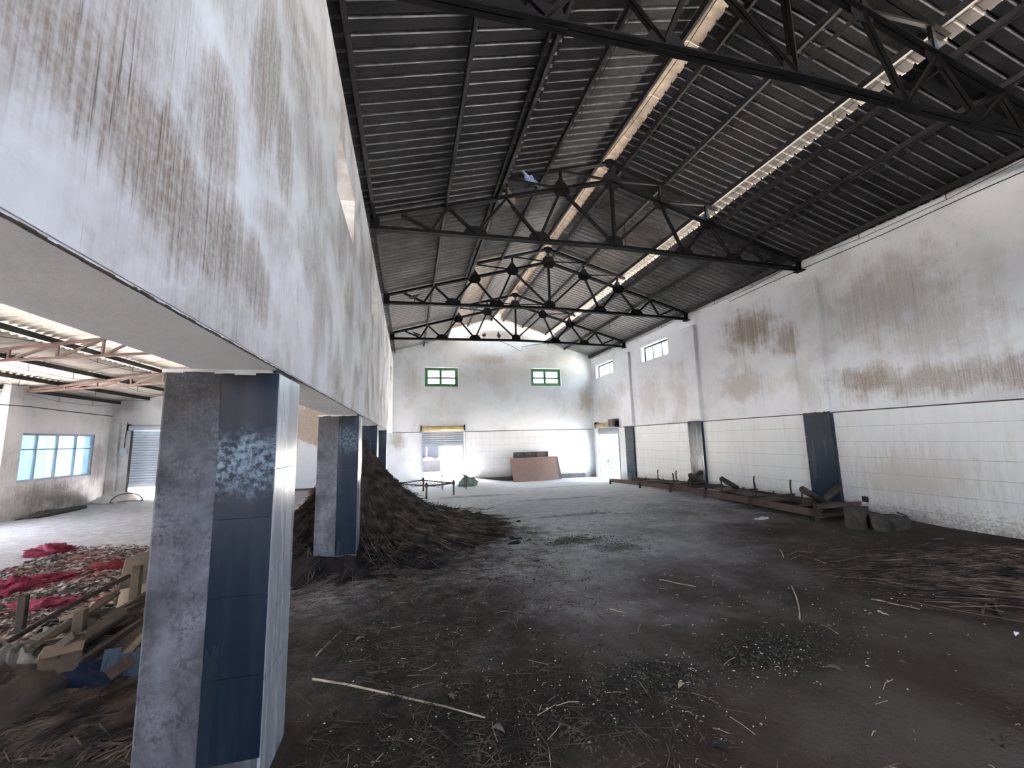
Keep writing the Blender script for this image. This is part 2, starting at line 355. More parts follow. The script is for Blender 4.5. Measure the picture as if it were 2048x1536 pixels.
M['bark'] = simple('tree_bark', (.12, .10, .08, 1), .95, .4)
M['leaf'] = simple('green_leaves', (.12, .26, .12, 1), .6, .4, 3)
M['outer_ground'] = simple('sunlit_dust', (.50, .48, .455, 1), .95, .2, 1)
M['fence_blue'] = simple('pale_blue_sheeting', (.50, .62, .70, 1), .7, .15, 1)
M['outer_wall'] = simple('blue_grey_wall', (.007, .010, .018, 1), .8, .2, 2)
M['outer_plinth'] = simple('grey_plinth', (.022, .021, .025, 1), .9, .3, 3)

def stalk_mat(name, cols):
    t = NT(name, .8, .2)
    f = t.noise(6, 2, .5); g = t.rng(f, .3, .7)
    t.col(t.mix(g, cols[0], cols[1])); return t.m
M['stalk'] = stalk_mat('dry_brown_stalks', ((.020, .015, .014, 1), (.105, .077, .061, 1)))
M['stalk_dark'] = stalk_mat('dark_heap_stalks', ((.007, .007, .010, 1), (.030, .024, .023, 1)))
M['stalk_mid'] = stalk_mat('tan_stalks', ((.09, .065, .05, 1), (.26, .19, .14, 1)))
M['stalk_pale'] = stalk_mat('pale_straw', ((.24, .19, .14, 1), (.48, .41, .31, 1)))
M['seed'] = stalk_mat('pale_seed_husks', ((.45, .43, .38, 1), (.75, .72, .66, 1)))
M['chaff'] = stalk_mat('dark_chaff', ((.018, .017, .013, 1), (.07, .062, .048, 1)))
def peel():
    t = NT('onion_peel', .8, .3); f = t.rng(t.noise(13, 2), .3, .7); g = t.rng(t.noise(1.4, 3), .45, .65)
    c = t.mix(t.math('POWER', f, 2.2), (.05, .03, .027, 1), (.50, .44, .41, 1)); c = t.mix(t.math('MULTIPLY', g, .6), c, (.27, .09, .10, 1)); t.col(c); return t.m
M['peel'] = peel()

def floor_mat():
    t = NT('dusty_cement_floor', .95, .06)
    x, y, z = t.sep()[0], t.sep()[1], t.sep()[2]
    n1 = t.noise(.8, 5, .62); n2 = t.noise(4.5, 5, .68); n3 = t.noise(26, 4, .6)
    c = t.mix(t.rng(n1, .35, .65), (.046, .033, .026, 1), (.085, .068, .058, 1))
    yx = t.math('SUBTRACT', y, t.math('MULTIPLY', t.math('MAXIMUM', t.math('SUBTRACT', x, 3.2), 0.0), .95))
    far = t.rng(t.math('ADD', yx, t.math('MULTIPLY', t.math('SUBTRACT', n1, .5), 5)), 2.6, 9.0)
    c = t.mix(far, c, t.mix(t.rng(n2, .35, .7), (.46, .45, .45, 1), (.66, .65, .65, 1)))  # light path, also paler with distance to paint in the far daylight
    c = t.mix(t.math('MULTIPLY', t.rng(t.math('ADD', y, t.math('MULTIPLY', t.math('SUBTRACT', n1, .5), 4)), 9.5, 14), t.rng(n2, .3, .55, .6, 1)), c, (.74, .74, .75, 1))   # whiter near the far door: its light painted into the floor
    # side hall: paler screed
    side = t.rng(t.math('ADD', x, t.math('MULTIPLY', t.math('SUBTRACT', n1, .5), .6)), -2.2, -3.4)
    c = t.mix(side, c, t.mix(t.rng(n2, .35, .7), (.30, .29, .29, 1), (.43, .415, .415, 1)))
    edge = t.math('MULTIPLY', t.math('SUBTRACT', n2, .5), 1.8)
    dk = t.blobs([((2.75, 2.78, 0), (.75, .35, 9), .9), ((1.65, 2.8, 0), (.45, .28, 9), .85), ((1.0, 2.55, 0), (.75, .55, 9), .85), ((0.2, 2.5, 0), (1.0, .7, 9), .7), ((0.1, 4.2, 0), (1.3, 1.6, 9), .85), ((0.1, 6.3, 0), (1.7, 1.6, 9), .9), ((1.3, 7.4, 0), (1.5, 1.0, 9), .75), ((2.6, 6.5, 0), (.7, .35, 9), .8), ((3.1, 5.9, 0), (.5, .4, 9), .6), ((6.5, 3.6, 0), (1.7, 1.1, 9), .85), ((3.6, 8.6, 0), (1.3, .22, 9), .5), ((4.0, 11, 0), (1.8, .2, 9), .4), ((7.6, 6.8, 0), (.9, 3.2, 9), .7), ((3.9, 3.9, 0), (.5, .4, 9), .5), ((-1.8, 3.6, 0), (1.2, 2.2, 9), .9), ((-3.2, 5.5, 0), (1.2, 1.4, 9), .7), ((7.9, 11, 0), (.7, 3, 9), .5), ((2, 12.5, 0), (1.6, .35, 9), .45), ((5.2, 14, 0), (2, .25, 9), .4)], edge, .7)
    c = t.mix(t.math('MULTIPLY', dk, t.rng(n3, .25, .6, .55, 1)), c, (.030, .027, .022, 1))
    c = t.mix(t.math('MULTIPLY', t.rng(t.noise(70, 3, .7), .52, .68), t.rng(n2, .3, .6, .15, .6)), c, (.030, .025, .021, 1))
    scuff = t.math('MULTIPLY', t.rng(t.noise(3, 6, .7, mul=(.6, 2.2, 1)), .58, .75), .5)
    c = t.mix(t.math('MULTIPLY', scuff, t.rng(y, 14, 7)), c, (.07, .062, .055, 1))
    t.col(c); t.bump(t.math('ADD', t.math('MULTIPLY', n2, 1.2), t.math('MULTIPLY', n3, .35)), .5, .03); return t.m
M['floor'] = floor_mat()

# ================================================================== SETTING
# ---- floor
m = MB(); nx, ny = 58, 66
xs = [-10.0 + 19.4*i/nx for i in range(nx+1)]; ys = [Y0 - .3 + (19.3 - Y0)*j/ny for j in range(ny+1)]
for yy in ys:
    for xx in xs:
        nz = mnoise.noise(Vector((xx*1.3, yy*1.3, 3)))*.012
        m.v.append((xx, yy, fz(xx, yy) + nz))
for j in range(ny):
    for i in range(nx): a = j*(nx+1)+i; m.f.append((a, a+1, a+nx+2, a+nx+1))
tag(m.build('floor', M['floor'], smooth=True), 'dusty cement floor strewn with straw and dark chaff', kind='structure')

# ---- left wall on columns
OPEN_L = [(3.9, 5.12, 4.05, 4.66), (7.75, 9.15, 4.05, 4.66), (11.7, 13.0, 4.05, 4.66), (15.55, 16.9, 4.05, 4.66), (0.0, 1.25, 4.05, 4.66)]
m = holed_slab(Y0, YF, ZB + .012, 5.22, OPEN_L, XL - BT, XL, 'x')
wl_ = tag(m.build('wall_left', M['wall_left']), 'tall lime plaster wall on columns with brown vertical streaks', kind='structure')
m = MB().bb(XL - BT + .004, XL - .004, Y0, YF, ZB, ZB + .02); m.build('beam_soffit', M['soffit'], wl_)
m = MB(); y = -.5
while y < YF - .1:
    l = random.uniform(.01, .04); m.bb(XL - .006, XL + random.uniform(.0006, .0025), y, y + l, ZB - random.uniform(.0005, .002), ZB + random.uniform(.001, .005)); y += l
m.build('edge_line', M['trim'], wl_)
m = MB().bb(XL - BT, XL - .22, Y0, YF, 5.22, 5.62); m.build('parapet', M['wall_left'], wl_)

# ---- right wall
WIN_R = [(12.41, 14.1, 4.5, 5.1), (16.47, 18.17, 4.5, 5.1)]; FILL_N = (-2.6, -1.6, -.6, 2.1); DOOR_R = (16.29, 18.13, -.6, 2.1)  # the near opening is unseen, added to light the left wall
m = holed_slab(Y0, YF + .25, -.6, 5.55, WIN_R + [DOOR_R, FILL_N], XR, XR + .25, 'x')
wr = tag(m.build('wall_right', M['wall_right']), 'white plaster wall with brown damp stains above a white tiled dado', kind='structure')
MB().bb(XR + .1, XR + .25, Y0, YF, 5.55, 5.66).build('parapet', M['wall_right'], wr)
PIL = [3.12, 7.19, 11.23, 15.26]; PW = .617
for yc in PIL:
    o = MB().bb(XR - .10, XR + .01, yc - PW/2, yc + PW/2, ZD, 5.12).build('pilaster', M['wall_right'], wr)
    bevel(o, .012)
    MB().bb(XR - .085, XR + .01, yc - PW/2 + .015, yc + PW/2 - .015, -.3, ZD).build('pilaster_core', M['steel'], wr)
me_f = MB().box((0, 0, 0), (.014, PW + .012, .508)).mesh('navy_tile', M['tile_navy'])
me_s = MB().box((0, 0, 0), (.098, .014, .508)).mesh('navy_tile_side', M['tile_navy'])
for yc in PIL:
    for k in range(5):
        z = ZD - .256 - k*.513
        link('navy_tile', me_f, wr, (XR - .094, yc, z))
        for s in (-1, 1): link('navy_tile', me_s, wr, (XR - .05, yc + s*PW/2, z))
# white tiles on the dado
TW, TH, JT = .62, .306, .005
me_t = {}
def tile_run(parent, along, fixed, ranges, name='tile', top=ZD, rows=7, thick=.018, axis='x', bottom=-.3):
    for (a0, a1) in ranges:
        for r in range(rows):
            z1 = top - .012 - r*TH; zc = z1 - TH/2
            off = (r % 2)*TW/2
            k = math.floor((a0 - off)/TW)
            while True:
                s, e = k*TW + off, (k+1)*TW + off; k += 1
                if s >= a1: break
                s2, e2 = max(s, a0), min(e, a1)
                if e2 - s2 < .04: continue
                L = round(e2 - s2, 3); key = (axis, L)
                if key not in me_t:
                    d = (thick, L - .0015, TH - JT) if axis == 'x' else (L - .0015, thick, TH - JT)
                    me_t[key] = MB().box((0, 0, 0), d).mesh('white_tile', M['tile_white'])
                c = (s2+e2)/2
                link('tile', me_t[key], parent, (fixed, c, zc) if axis == 'x' else (c, fixed, zc))
bays = []; prev = 1.3
for yc in PIL: bays.append((prev, yc - PW/2 - .006)); prev = yc + PW/2 + .006
bays.append((prev, 16.18))
MB().bb(XR - .006, XR + .01, 1.25, 16.18, -.3, ZD - .01).build('dado_bed', M['tile_joint'], wr)
tile_run(wr, 'y', XR - .012, bays)
# dark strip along the top of the dado
prev = 1.25
for i, yc in enumerate(PIL + [16.5]):
    e = yc - PW/2 if i < 4 else 16.2
    MB().bb(XR - .026, XR, prev, e, ZD - .012, ZD + .008).build('ledge', M['trim'], wr); prev = yc + PW/2
for yc in PIL: # crumbly mortar on the tile heads
    mm = MB(); y = yc - PW/2
    while y < yc + PW/2 - .02:
        l = random.uniform(.03, .08); mm.bb(XR - .112, XR - .09, y, min(y + l, yc + PW/2), ZD - random.uniform(.0, .02), ZD + random.uniform(.004, .03)); y += l
    mm.build('mortar', M['trim'], wr)

# ---- far end wall
WIN_B = [(.70, 2.19, 4.11, 4.99), (5.69, 7.22, 4.18, 5.02)]; DOOR_B = (.60, 2.38, -.6, 2.2)
m = holed_slab(XL - BT - .6, XR + .25, -.6, 5.4, WIN_B + [DOOR_B], YF, YF + .25, 'y')
gable = [(XL - BT - .6, YF, 5.4), (XR + .25, YF, 5.4), (XR + .25, YF, 5.60), (6.6, YF, zA(6.6) + .10), (1.56, YF, zA(1.56) + .10), (XL - BT - .6, YF, 5.42)]
gable2 = [(1.56, YF, zA(1.56) + .10), (6.6, YF, zA(6.6) + .10), (6.6, YF, zA(6.6) + .5), (XC, YF, zA(XC) + .53), (1.56, YF, zA(1.56) + .5)]
m.prism(gable, (0, .25, 0)); m.prism(gable2, (0, .25, 0))
wb = tag(m.build('wall_back', M['wall_back']), 'far gable end wall in pale stained plaster with two small windows', kind='structure')
MB().bb(2.5, XR, YF - .004, YF + .01, -.4, ZD - .01).build('dado_bed', M['tile_joint'], wb)
tile_run(wb, 'x', YF - .010, [(2.52, XR - .02)], axis='y')
MB().bb(XL, .55, YF - .02, YF, ZD - .012, ZD + .008).build('ledge', M['trim'], wb)
MB().bb(2.45, XR, YF - .024, YF, ZD - .012, ZD + .008).build('ledge', M['trim'], wb)
MB().bb(2.5, XR - .6, YF - .03, YF, -.4, -.02).build('skirting', M['grey_panel'], wb)

# ---- wall behind the camera, with a high opening added to light the hall
DOOR_F = (5.2, 7.0, -.6, 2.2); FILL_F = [(.2, 5.0, 3.4, 5.3)]
m = holed_slab(XA - .25, XR + .25, -.6, 7.6, FILL_F, Y0 - .25, Y0, 'y')
tag(m.build('wall_front', M['wall_back']), 'plaster end wall with one high opening added for light, behind the viewer', kind='structure')

# ---- side hall walls
WIN_A = (13.3, 16.03, .86, 2.13)
m = holed_slab(Y0, YA, -.6, 3.32, [WIN_A, (8.6, 11.4, -.6, 2.5), (0.0, 3.4, -.6, 2.5)], XA - .25, XA, 'x')
wa = tag(m.build('wall_side', M['wall_side']), 'grimy outer wall of the side hall with a wide window', kind='structure')
o = MB().bb(XA, XA + .32, 12.55, 13.05, -.1, 3.3).build('pilaster', M['wall_side'], wa); bevel(o, .01)
DOOR_A = (-9.12, -7.1, -.6, 2.36)
m = holed_slab(XA - .25, -5.2, -.6, 3.3, [DOOR_A], YA, YA + .25, 'y')
m.prism([(XA - .25, YA, 3.3), (-5.2, YA, 3.3), (-5.2, YA, 4.12)], (0, .25, 0))
wae = tag(m.build('wall_side_end', M['wall_side']), 'flaking blue-white end wall of the side hall with grey shutter', kind='structure')
MB().bb(XA, -5.2, YA - .03, YA, 2.74, 2.80).build('ledge', M['wall_side'], wae)
MB().bb(XA, XA + .25, YA - .12, YA, -.1, 2.55).build('pilaster', M['wall_side'], wae)
m = MB().bb(-5.2, XL - BT - .3, YA, YA + .25, -.6, 3.3).prism([(-5.2, YA, 3.3), (XL-BT-.3, YA, 3.3), (XL-BT-.3, YA, 4.85), (-5.2, YA, 4.12)], (0, .25, 0))
m.bb(XL - BT - .6, XL - BT - .3, YA, YF, -.6, 5.0)
tag(m.build('wall_side_end_rough', M['wall_rough']), 'brown rough rendered end wall above a pale blue painted lower part', kind='structure')

# ---- main roof : sheets, purlins, ridge
ceil = thing('ceiling', 'dark corrugated sheet roof on steel trusses with raised middle part', None, kind='structure')
SW, PITCH, AMP = 1.05, .175, .029
def sheet_mesh(name, x0, z0, x1, z1, mat, wdt=SW + .07, amp=AMP, pitch=PITCH, th=.006, sharp=True):
    """ribbed sheet: flat pans with narrow raised ribs (or a soft wave)"""
    V = []; F = []; prof = []
    if sharp:
        y = 0
        while y < wdt - .001:
            for dy, dz in ((0, 0), (.118, 0), (.134, 1), (.152, 1), (.168, 0)):
                if y + dy <= wdt: prof.append((y + dy, dz*amp*1.5 - amp*.5))
            y += pitch
        prof.append((wdt, -amp*.5))
    else:
        n = int(wdt/pitch*6); prof = [(j*wdt/n, amp*math.cos(2*math.pi*j*wdt/n/pitch)) for j in range(n+1)]
    n = len(prof) - 1
    for s in (0, 1):
        for y, dz in prof: V += [(x0, y, z0 + dz + (th if s else 0)), (x1, y, z1 + dz + (th if s else 0))]
    q = 2*(n+1)
    for j in range(n):
        a = 2*j
        F.append((a, a+1, a+3, a+2)); F.append((q+a, q+a+2, q+a+3, q+a+1))
        F.append((a, a+2, q+a+2, q+a)); F.append((a+1, q+a+1, q+a+3, a+3))
    F.append((0, q, q+1, 1)); F.append((2*n, 2*n+1, q+2*n+1, q+2*n))
    mb = MB(); mb.v = V; mb.f = F
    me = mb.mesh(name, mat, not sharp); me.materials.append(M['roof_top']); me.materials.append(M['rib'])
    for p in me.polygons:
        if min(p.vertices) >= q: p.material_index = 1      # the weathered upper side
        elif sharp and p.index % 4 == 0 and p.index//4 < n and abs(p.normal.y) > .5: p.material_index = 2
    return me
HS = .115
rows = [(-1.32, 1.76, 0, 'l'), (1.28, 3.93, .42, 'l'), (4.21, 6.88, .42, 'r'), (6.43, 9.45, 0, 'r')]
for (xa, xb, dz, s) in rows:
    za = (5.58 + SL*(xa - XL) if s == 'l' else 5.58 + SL*(XR - xa)) + dz + HS
    zb = (5.58 + SL*(xb - XL) if s == 'l' else 5.58 + SL*(XR - xb)) + dz + HS
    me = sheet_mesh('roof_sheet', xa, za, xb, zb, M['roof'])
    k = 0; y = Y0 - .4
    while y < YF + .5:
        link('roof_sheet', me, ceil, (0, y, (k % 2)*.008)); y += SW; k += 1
# ridge capping in short lengths
me = MB()
me.prism([(3.66, 0, zA(3.66) + .42 + HS + .045), (XC, 0, zA(XC) + .42 + HS + .075), (4.50, 0, zA(4.50) + .42 + HS + .045), (4.50, 0, zA(4.50) + .42 + HS + .06), (XC, 0, zA(XC) + .42 + HS + .095), (3.66, 0, zA(3.66) + .42 + HS + .06)], (0, 1.0, 0))
me = me.mesh('ridge_cap', M['ridge'])
y = Y0
while y < YF: link('ridge_cap', me, ceil, (0, y, 0)); y += 1.005
o = MB().bb(1.52, 1.55, Y0, 11.2, zA(1.52) + .02, zA(1.52) + .42 + HS - AMP).build('gap_baffle', M['roof'], ceil)  # unseen board added to shut light out of the left roof gap
# purlins (cold rolled channel) and their bracing rods
PUR = [(-.64, 0), (.62, 0), (1.70, .42), (2.62, .42), (3.78, .42), (4.36, .42), (5.31, .42), (6.47, .42), (6.58, 0), (7.42, 0), (8.72, 0), (1.62, 0)]
for (x, dz) in PUR:
    zz = zA(x) + dz + HS - AMP - .05
    mb = MB().bb(x - .006, x + .002, Y0, YF, zz - .05, zz + .05)
    mb.bb(x - .006, x + .045, Y0, YF, zz + .042, zz + .05).bb(x - .006, x + .045, Y0, YF, zz - .05, zz - .042)
    mb.build('purlin', M['purlin'], ceil)
TY = [3.10, 7.19, 11.23, 15.26]
ends = [-.9] + TY + [YF]
for (x, dz) in PUR[1:-1]:
    if abs(x - 6.58) < .01: continue
    for a, b in zip(ends[:-1], ends[1:]):
        zz = zA(x) + dz + HS - AMP - .10
        y1, y2 = a + (b-a)*.33, a + (b-a)*.67
        mb = MB().tube([(x + .03, a, zz - .02), (x + .03, y1, zz - .13), (x + .03, y2, zz - .13), (x + .03, b, zz - .02)], .006, 5)
        for yy in (y1, y2): mb.tube([(x + .03, yy, zz), (x + .03, yy, zz - .135)], .006, 5)
        mb.build('bracing_rod', M['purlin'], ceil)

# ---- side hall roof
ceil2 = thing('ceiling_side', 'cream corrugated lean-to roof of the side hall', None, kind='structure')
S2 = .17
def zS(x): return 3.19 + S2*(x + 9.35)
for (xa, xb, k0) in ((-10.1, -6.9, 0), (-7.1, -3.9, 1), (-4.1, XL - BT + .0, 2)):
    me = sheet_mesh('roof_sheet', xa, zS(xa) + .13 + .01*k0, xb, zS(xb) + .13 + .01*k0, M['roof_cream'], sharp=False)
    y = Y0 - .2; k = 0
    while y < YA + .2: link('roof_sheet', me, ceil2, (0, y, (k % 2)*.006)); y += SW; k += 1
for x in (-9.55, -8.72, -7.72, -6.55, -5.45, -4.35, -3.2, -2.0):
    zz = zS(x) + .05
    mb = MB().bb(x - .012, x + .012, Y0, YA, zz - .045, zz + .05).bb(x - .03, x + .03, Y0, YA, zz + .04, zz + .05)
    mb.build('purlin', M['purlin'], ceil2)
    for a, b in ((5.9, 9.5), (9.5, 13.0), (13.0, YA)):
        y1, y2 = a + (b-a)*.33, a + (b-a)*.67
        mb = MB().tube([(x, a, zz - .06), (x, y1, zz - .19), (x, y2, zz - .19), (x, b, zz - .06)], .005, 5)
        for yy in (y1, y2): mb.tube([(x, yy, zz - .04), (x, yy, zz - .2)], .005, 5)
        mb.build('bracing_rod', M['purlin'], ceil2)

# ---- windows
def window(n, label, axis, a0, a1, b0, b1, t, fm, gm, cols, rows_, fw=.05, th=.05):
    """framed window lying in plane t"""
    root = thing('window_%d' % n, label, None, kind='structure')
    P = (lambda a, b, c, d, q: MB().bb(t - q, t + q, a, b, c, d)) if axis == 'x' else (lambda a, b, c, d, q: MB().bb(a, b, t - q, t + q, c, d))
    for (a, b, c, d) in ((a0, a1, b0, b0+fw), (a0, a1, b1-fw, b1), (a0, a0+fw, b0+fw, b1-fw), (a1-fw, a1, b0+fw, b1-fw)): P(a, b, c, d, th/2).build('frame_bar', fm, root)
    for c in cols[1:-1]: P(a0 + c*(a1-a0) - fw*.4, a0 + c*(a1-a0) + fw*.4, b0+fw, b1-fw, th*.45).build('mullion', fm, root)
    for r in rows_[1:-1]: P(a0+fw, a1-fw, b0 + r*(b1-b0) - fw*.27, b0 + r*(b1-b0) + fw*.27, th*.42).build('transom', fm, root)
    for i in range(len(cols)-1):
        for j in range(len(rows_)-1):
            P(a0 + cols[i]*(a1-a0) + fw*.3, a0 + cols[i+1]*(a1-a0) - fw*.3, b0 + rows_[j]*(b1-b0) + fw*.15, b0 + rows_[j+1]*(b1-b0) - fw*.15, .003).build('pane', gm, root)
    return root
window(1, 'green framed four-pane window above the far shutter', 'y', WIN_B[0][0], WIN_B[0][1], WIN_B[0][2], WIN_B[0][3], YF + .13, M['frame_green'], M['glass'], (0, .47, 1), (0, .46, 1), .14)
window(2, 'green framed four-pane window on the right half of the far wall', 'y', WIN_B[1][0], WIN_B[1][1], WIN_B[1][2], WIN_B[1][3], YF + .13, M['frame_green'], M['glass'], (0, .47, 1), (0, .46, 1), .15)
window(3, 'small high window with dark bars between the two far pilasters of the right wall', 'x', *WIN_R[0], XR + .17, M['frame_dark'], M['glass'], (0, .33, .67, 1), (0, 1), .065)
window(4, 'small high window above the open side door in the far corner', 'x', *WIN_R[1], XR + .17, M['frame_dark'], M['glass'], (0, .33, .67, 1), (0, 1), .065)
window(5, 'wide pale blue glazed window with top lights in the side hall', 'x', *WIN_A, XA - .06, M['frame_alu'], M['glass_blue'], (0, .25, .5, .75, 1), (0, .66, 1), .06, .07)
for i, h in enumerate(OPEN_L[1:2]):
    window(6, 'bare narrow clerestory frame in the second opening of the streaked wall', 'x', *h, XL - BT + .05, M['frame_alu'], M['glass'], (0, .5, 1), (0, .5, 1), .03)

# ---- roller shutters
def shutter(n, label, axis, a0, a1, zt, zbot, t, sgn, m_slat, m_box, floor_z=0, pitch=.085, hood=.15):
    """t: wall face; sgn: direction into the room"""
    root = thing('door_%d' % n, label, None, kind='structure')
    def B(aa, ab, ta, tb, za, zb):
        ta, tb = sorted((t + sgn*ta, t + sgn*tb))
        return MB().bb(ta, tb, aa, ab, za, zb) if axis == 'x' else MB().bb(aa, ab, ta, tb, za, zb)
    for a in (a0 - .03, a1 - .03): B(a, a + .06, -.04, .03, floor_z, zt).build('guide_rail', M['shutter'] if n != 3 else M['grey_panel'], root)
    z = zt; L = a1 - a0
    P = (lambda aa, tt, zz: (t + sgn*tt, aa, zz)) if axis == 'x' else (lambda aa, tt, zz: (aa, t + sgn*tt, zz))
    prof = [(-.012, 0), (.006, -.16), (.014, -.5), (.006, -.84), (-.012, -1), (-.018, -.9), (-.018, -.1)]
    me = MB().prism([P(a0 + .02, q[0], q[1]*pitch) for q in prof], (0, L - .04, 0) if axis == 'x' else (L - .04, 0, 0)).mesh('slat', m_slat)
    while z - pitch > zbot + .05:
        link('slat', me, root, (0, 0, z)); z -= pitch
    B(a0 + .02, a1 - .02, -.025, .02, zbot, z).build('bottom_bar', m_slat, root)
    # coil hood
    ring = [P(a0 - .05, .02 + hood*.5*(1 + math.cos(q)), zt + hood*.55 + hood*.72*math.sin(q)) for q in [k*math.pi/5 for k in range(10)]]
    MB().prism(ring, (0, L + .10, 0) if axis == 'x' else (L + .10, 0, 0)).build('coil_hood', m_box, root, True)
    for a in (a0 - .09, a1 + .05): B(a, a + .04, 0, hood*1.15, zt - .02, zt + hood*1.5).build('end_bracket', M['steel_old'], root)
    return root
d1 = shutter(1, 'grey roller shutter with ochre coil drum, half raised, in the far wall', 'y', DOOR_B[0], DOOR_B[1], 2.12, 1.43, YF, -1, M['shutter'], M['shutter_box'], 0, .095, .16)
d2 = shutter(2, 'roller shutter with ochre hood raised over the bright side door', 'x', DOOR_R[0], DOOR_R[1], 2.1, 1.78, XR, -1, M['shutter'], M['shutter_box'], -.2, .09, .17)
MB().bb(XR - .30, XR - .02, 16.2, 16.62, 2.1, 2.42).build('motor_cover', M['grey_panel'], d2)
d3 = shutter(3, 'pale blue roller shutter lowered almost to the floor in the side hall', 'y', DOOR_A[0], DOOR_A[1], 2.28, .37, YA, -1, M['shutter_pale'], M['shutter_pale'], 0, .085, .13)
MB().bb(16.18 and XR - .16, XR - .0, 18.15, 18.40, -.3, 2.1).build('door_jamb', M['wall_right'], d2)

# ---- columns
CW, CD = .54, .42
COLY = [2.44, 6.2, 9.75, 13.75]
CL = ['nearest cement column with navy tile strip, filling the left foreground', 'second cement column with chipped navy tile strip, left of the straw heap', 'dark navy tiled column rising behind the straw heap', 'farthest slim-looking navy tiled column, by the far wall']
def tile_z(n, z0, z1): return [(z0 + (z1-z0)*k/n, z0 + (z1-z0)*(k+1)/n) for k in range(n)]
for i, yc in enumerate(COLY):
    root = thing('column', CL[i], 'column', (XL - CW, yc, 0), 0, 'columns under the streaked wall')
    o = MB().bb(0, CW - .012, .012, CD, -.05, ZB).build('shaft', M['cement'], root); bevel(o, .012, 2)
    fx0 = .27 if i < 2 else .02
    for (a, b) in tile_z(5, .16 if i < 2 else .05, ZB - .02):
        MB().bb(fx0, CW - .004, 0, .016, a + .0008, b - .0008).build('front_tile', M['tile_navy'], root)
    for (a, b) in tile_z(4, .0, ZB - .02):
        MB().bb(CW - .014, CW, .004, CD*.45, a + .002, b - .002).build('side_tile', M['tile_grey'], root)
        MB().bb(CW - .014, CW, CD*.45 + .003, CD, a + .002, b - .002).build('side_tile', M['tile_grey'], root)
    mm = MB(); x = .0
    while x < CW - .05:
        l = random.uniform(.04, .1); mm.bb(x, min(CW, x + l), -.004 - random.uniform(0, .008), .02, ZB - random.uniform(.01, .03), ZB - .001); x += l
    mm.build('mortar_edge', M['soffit'], root)

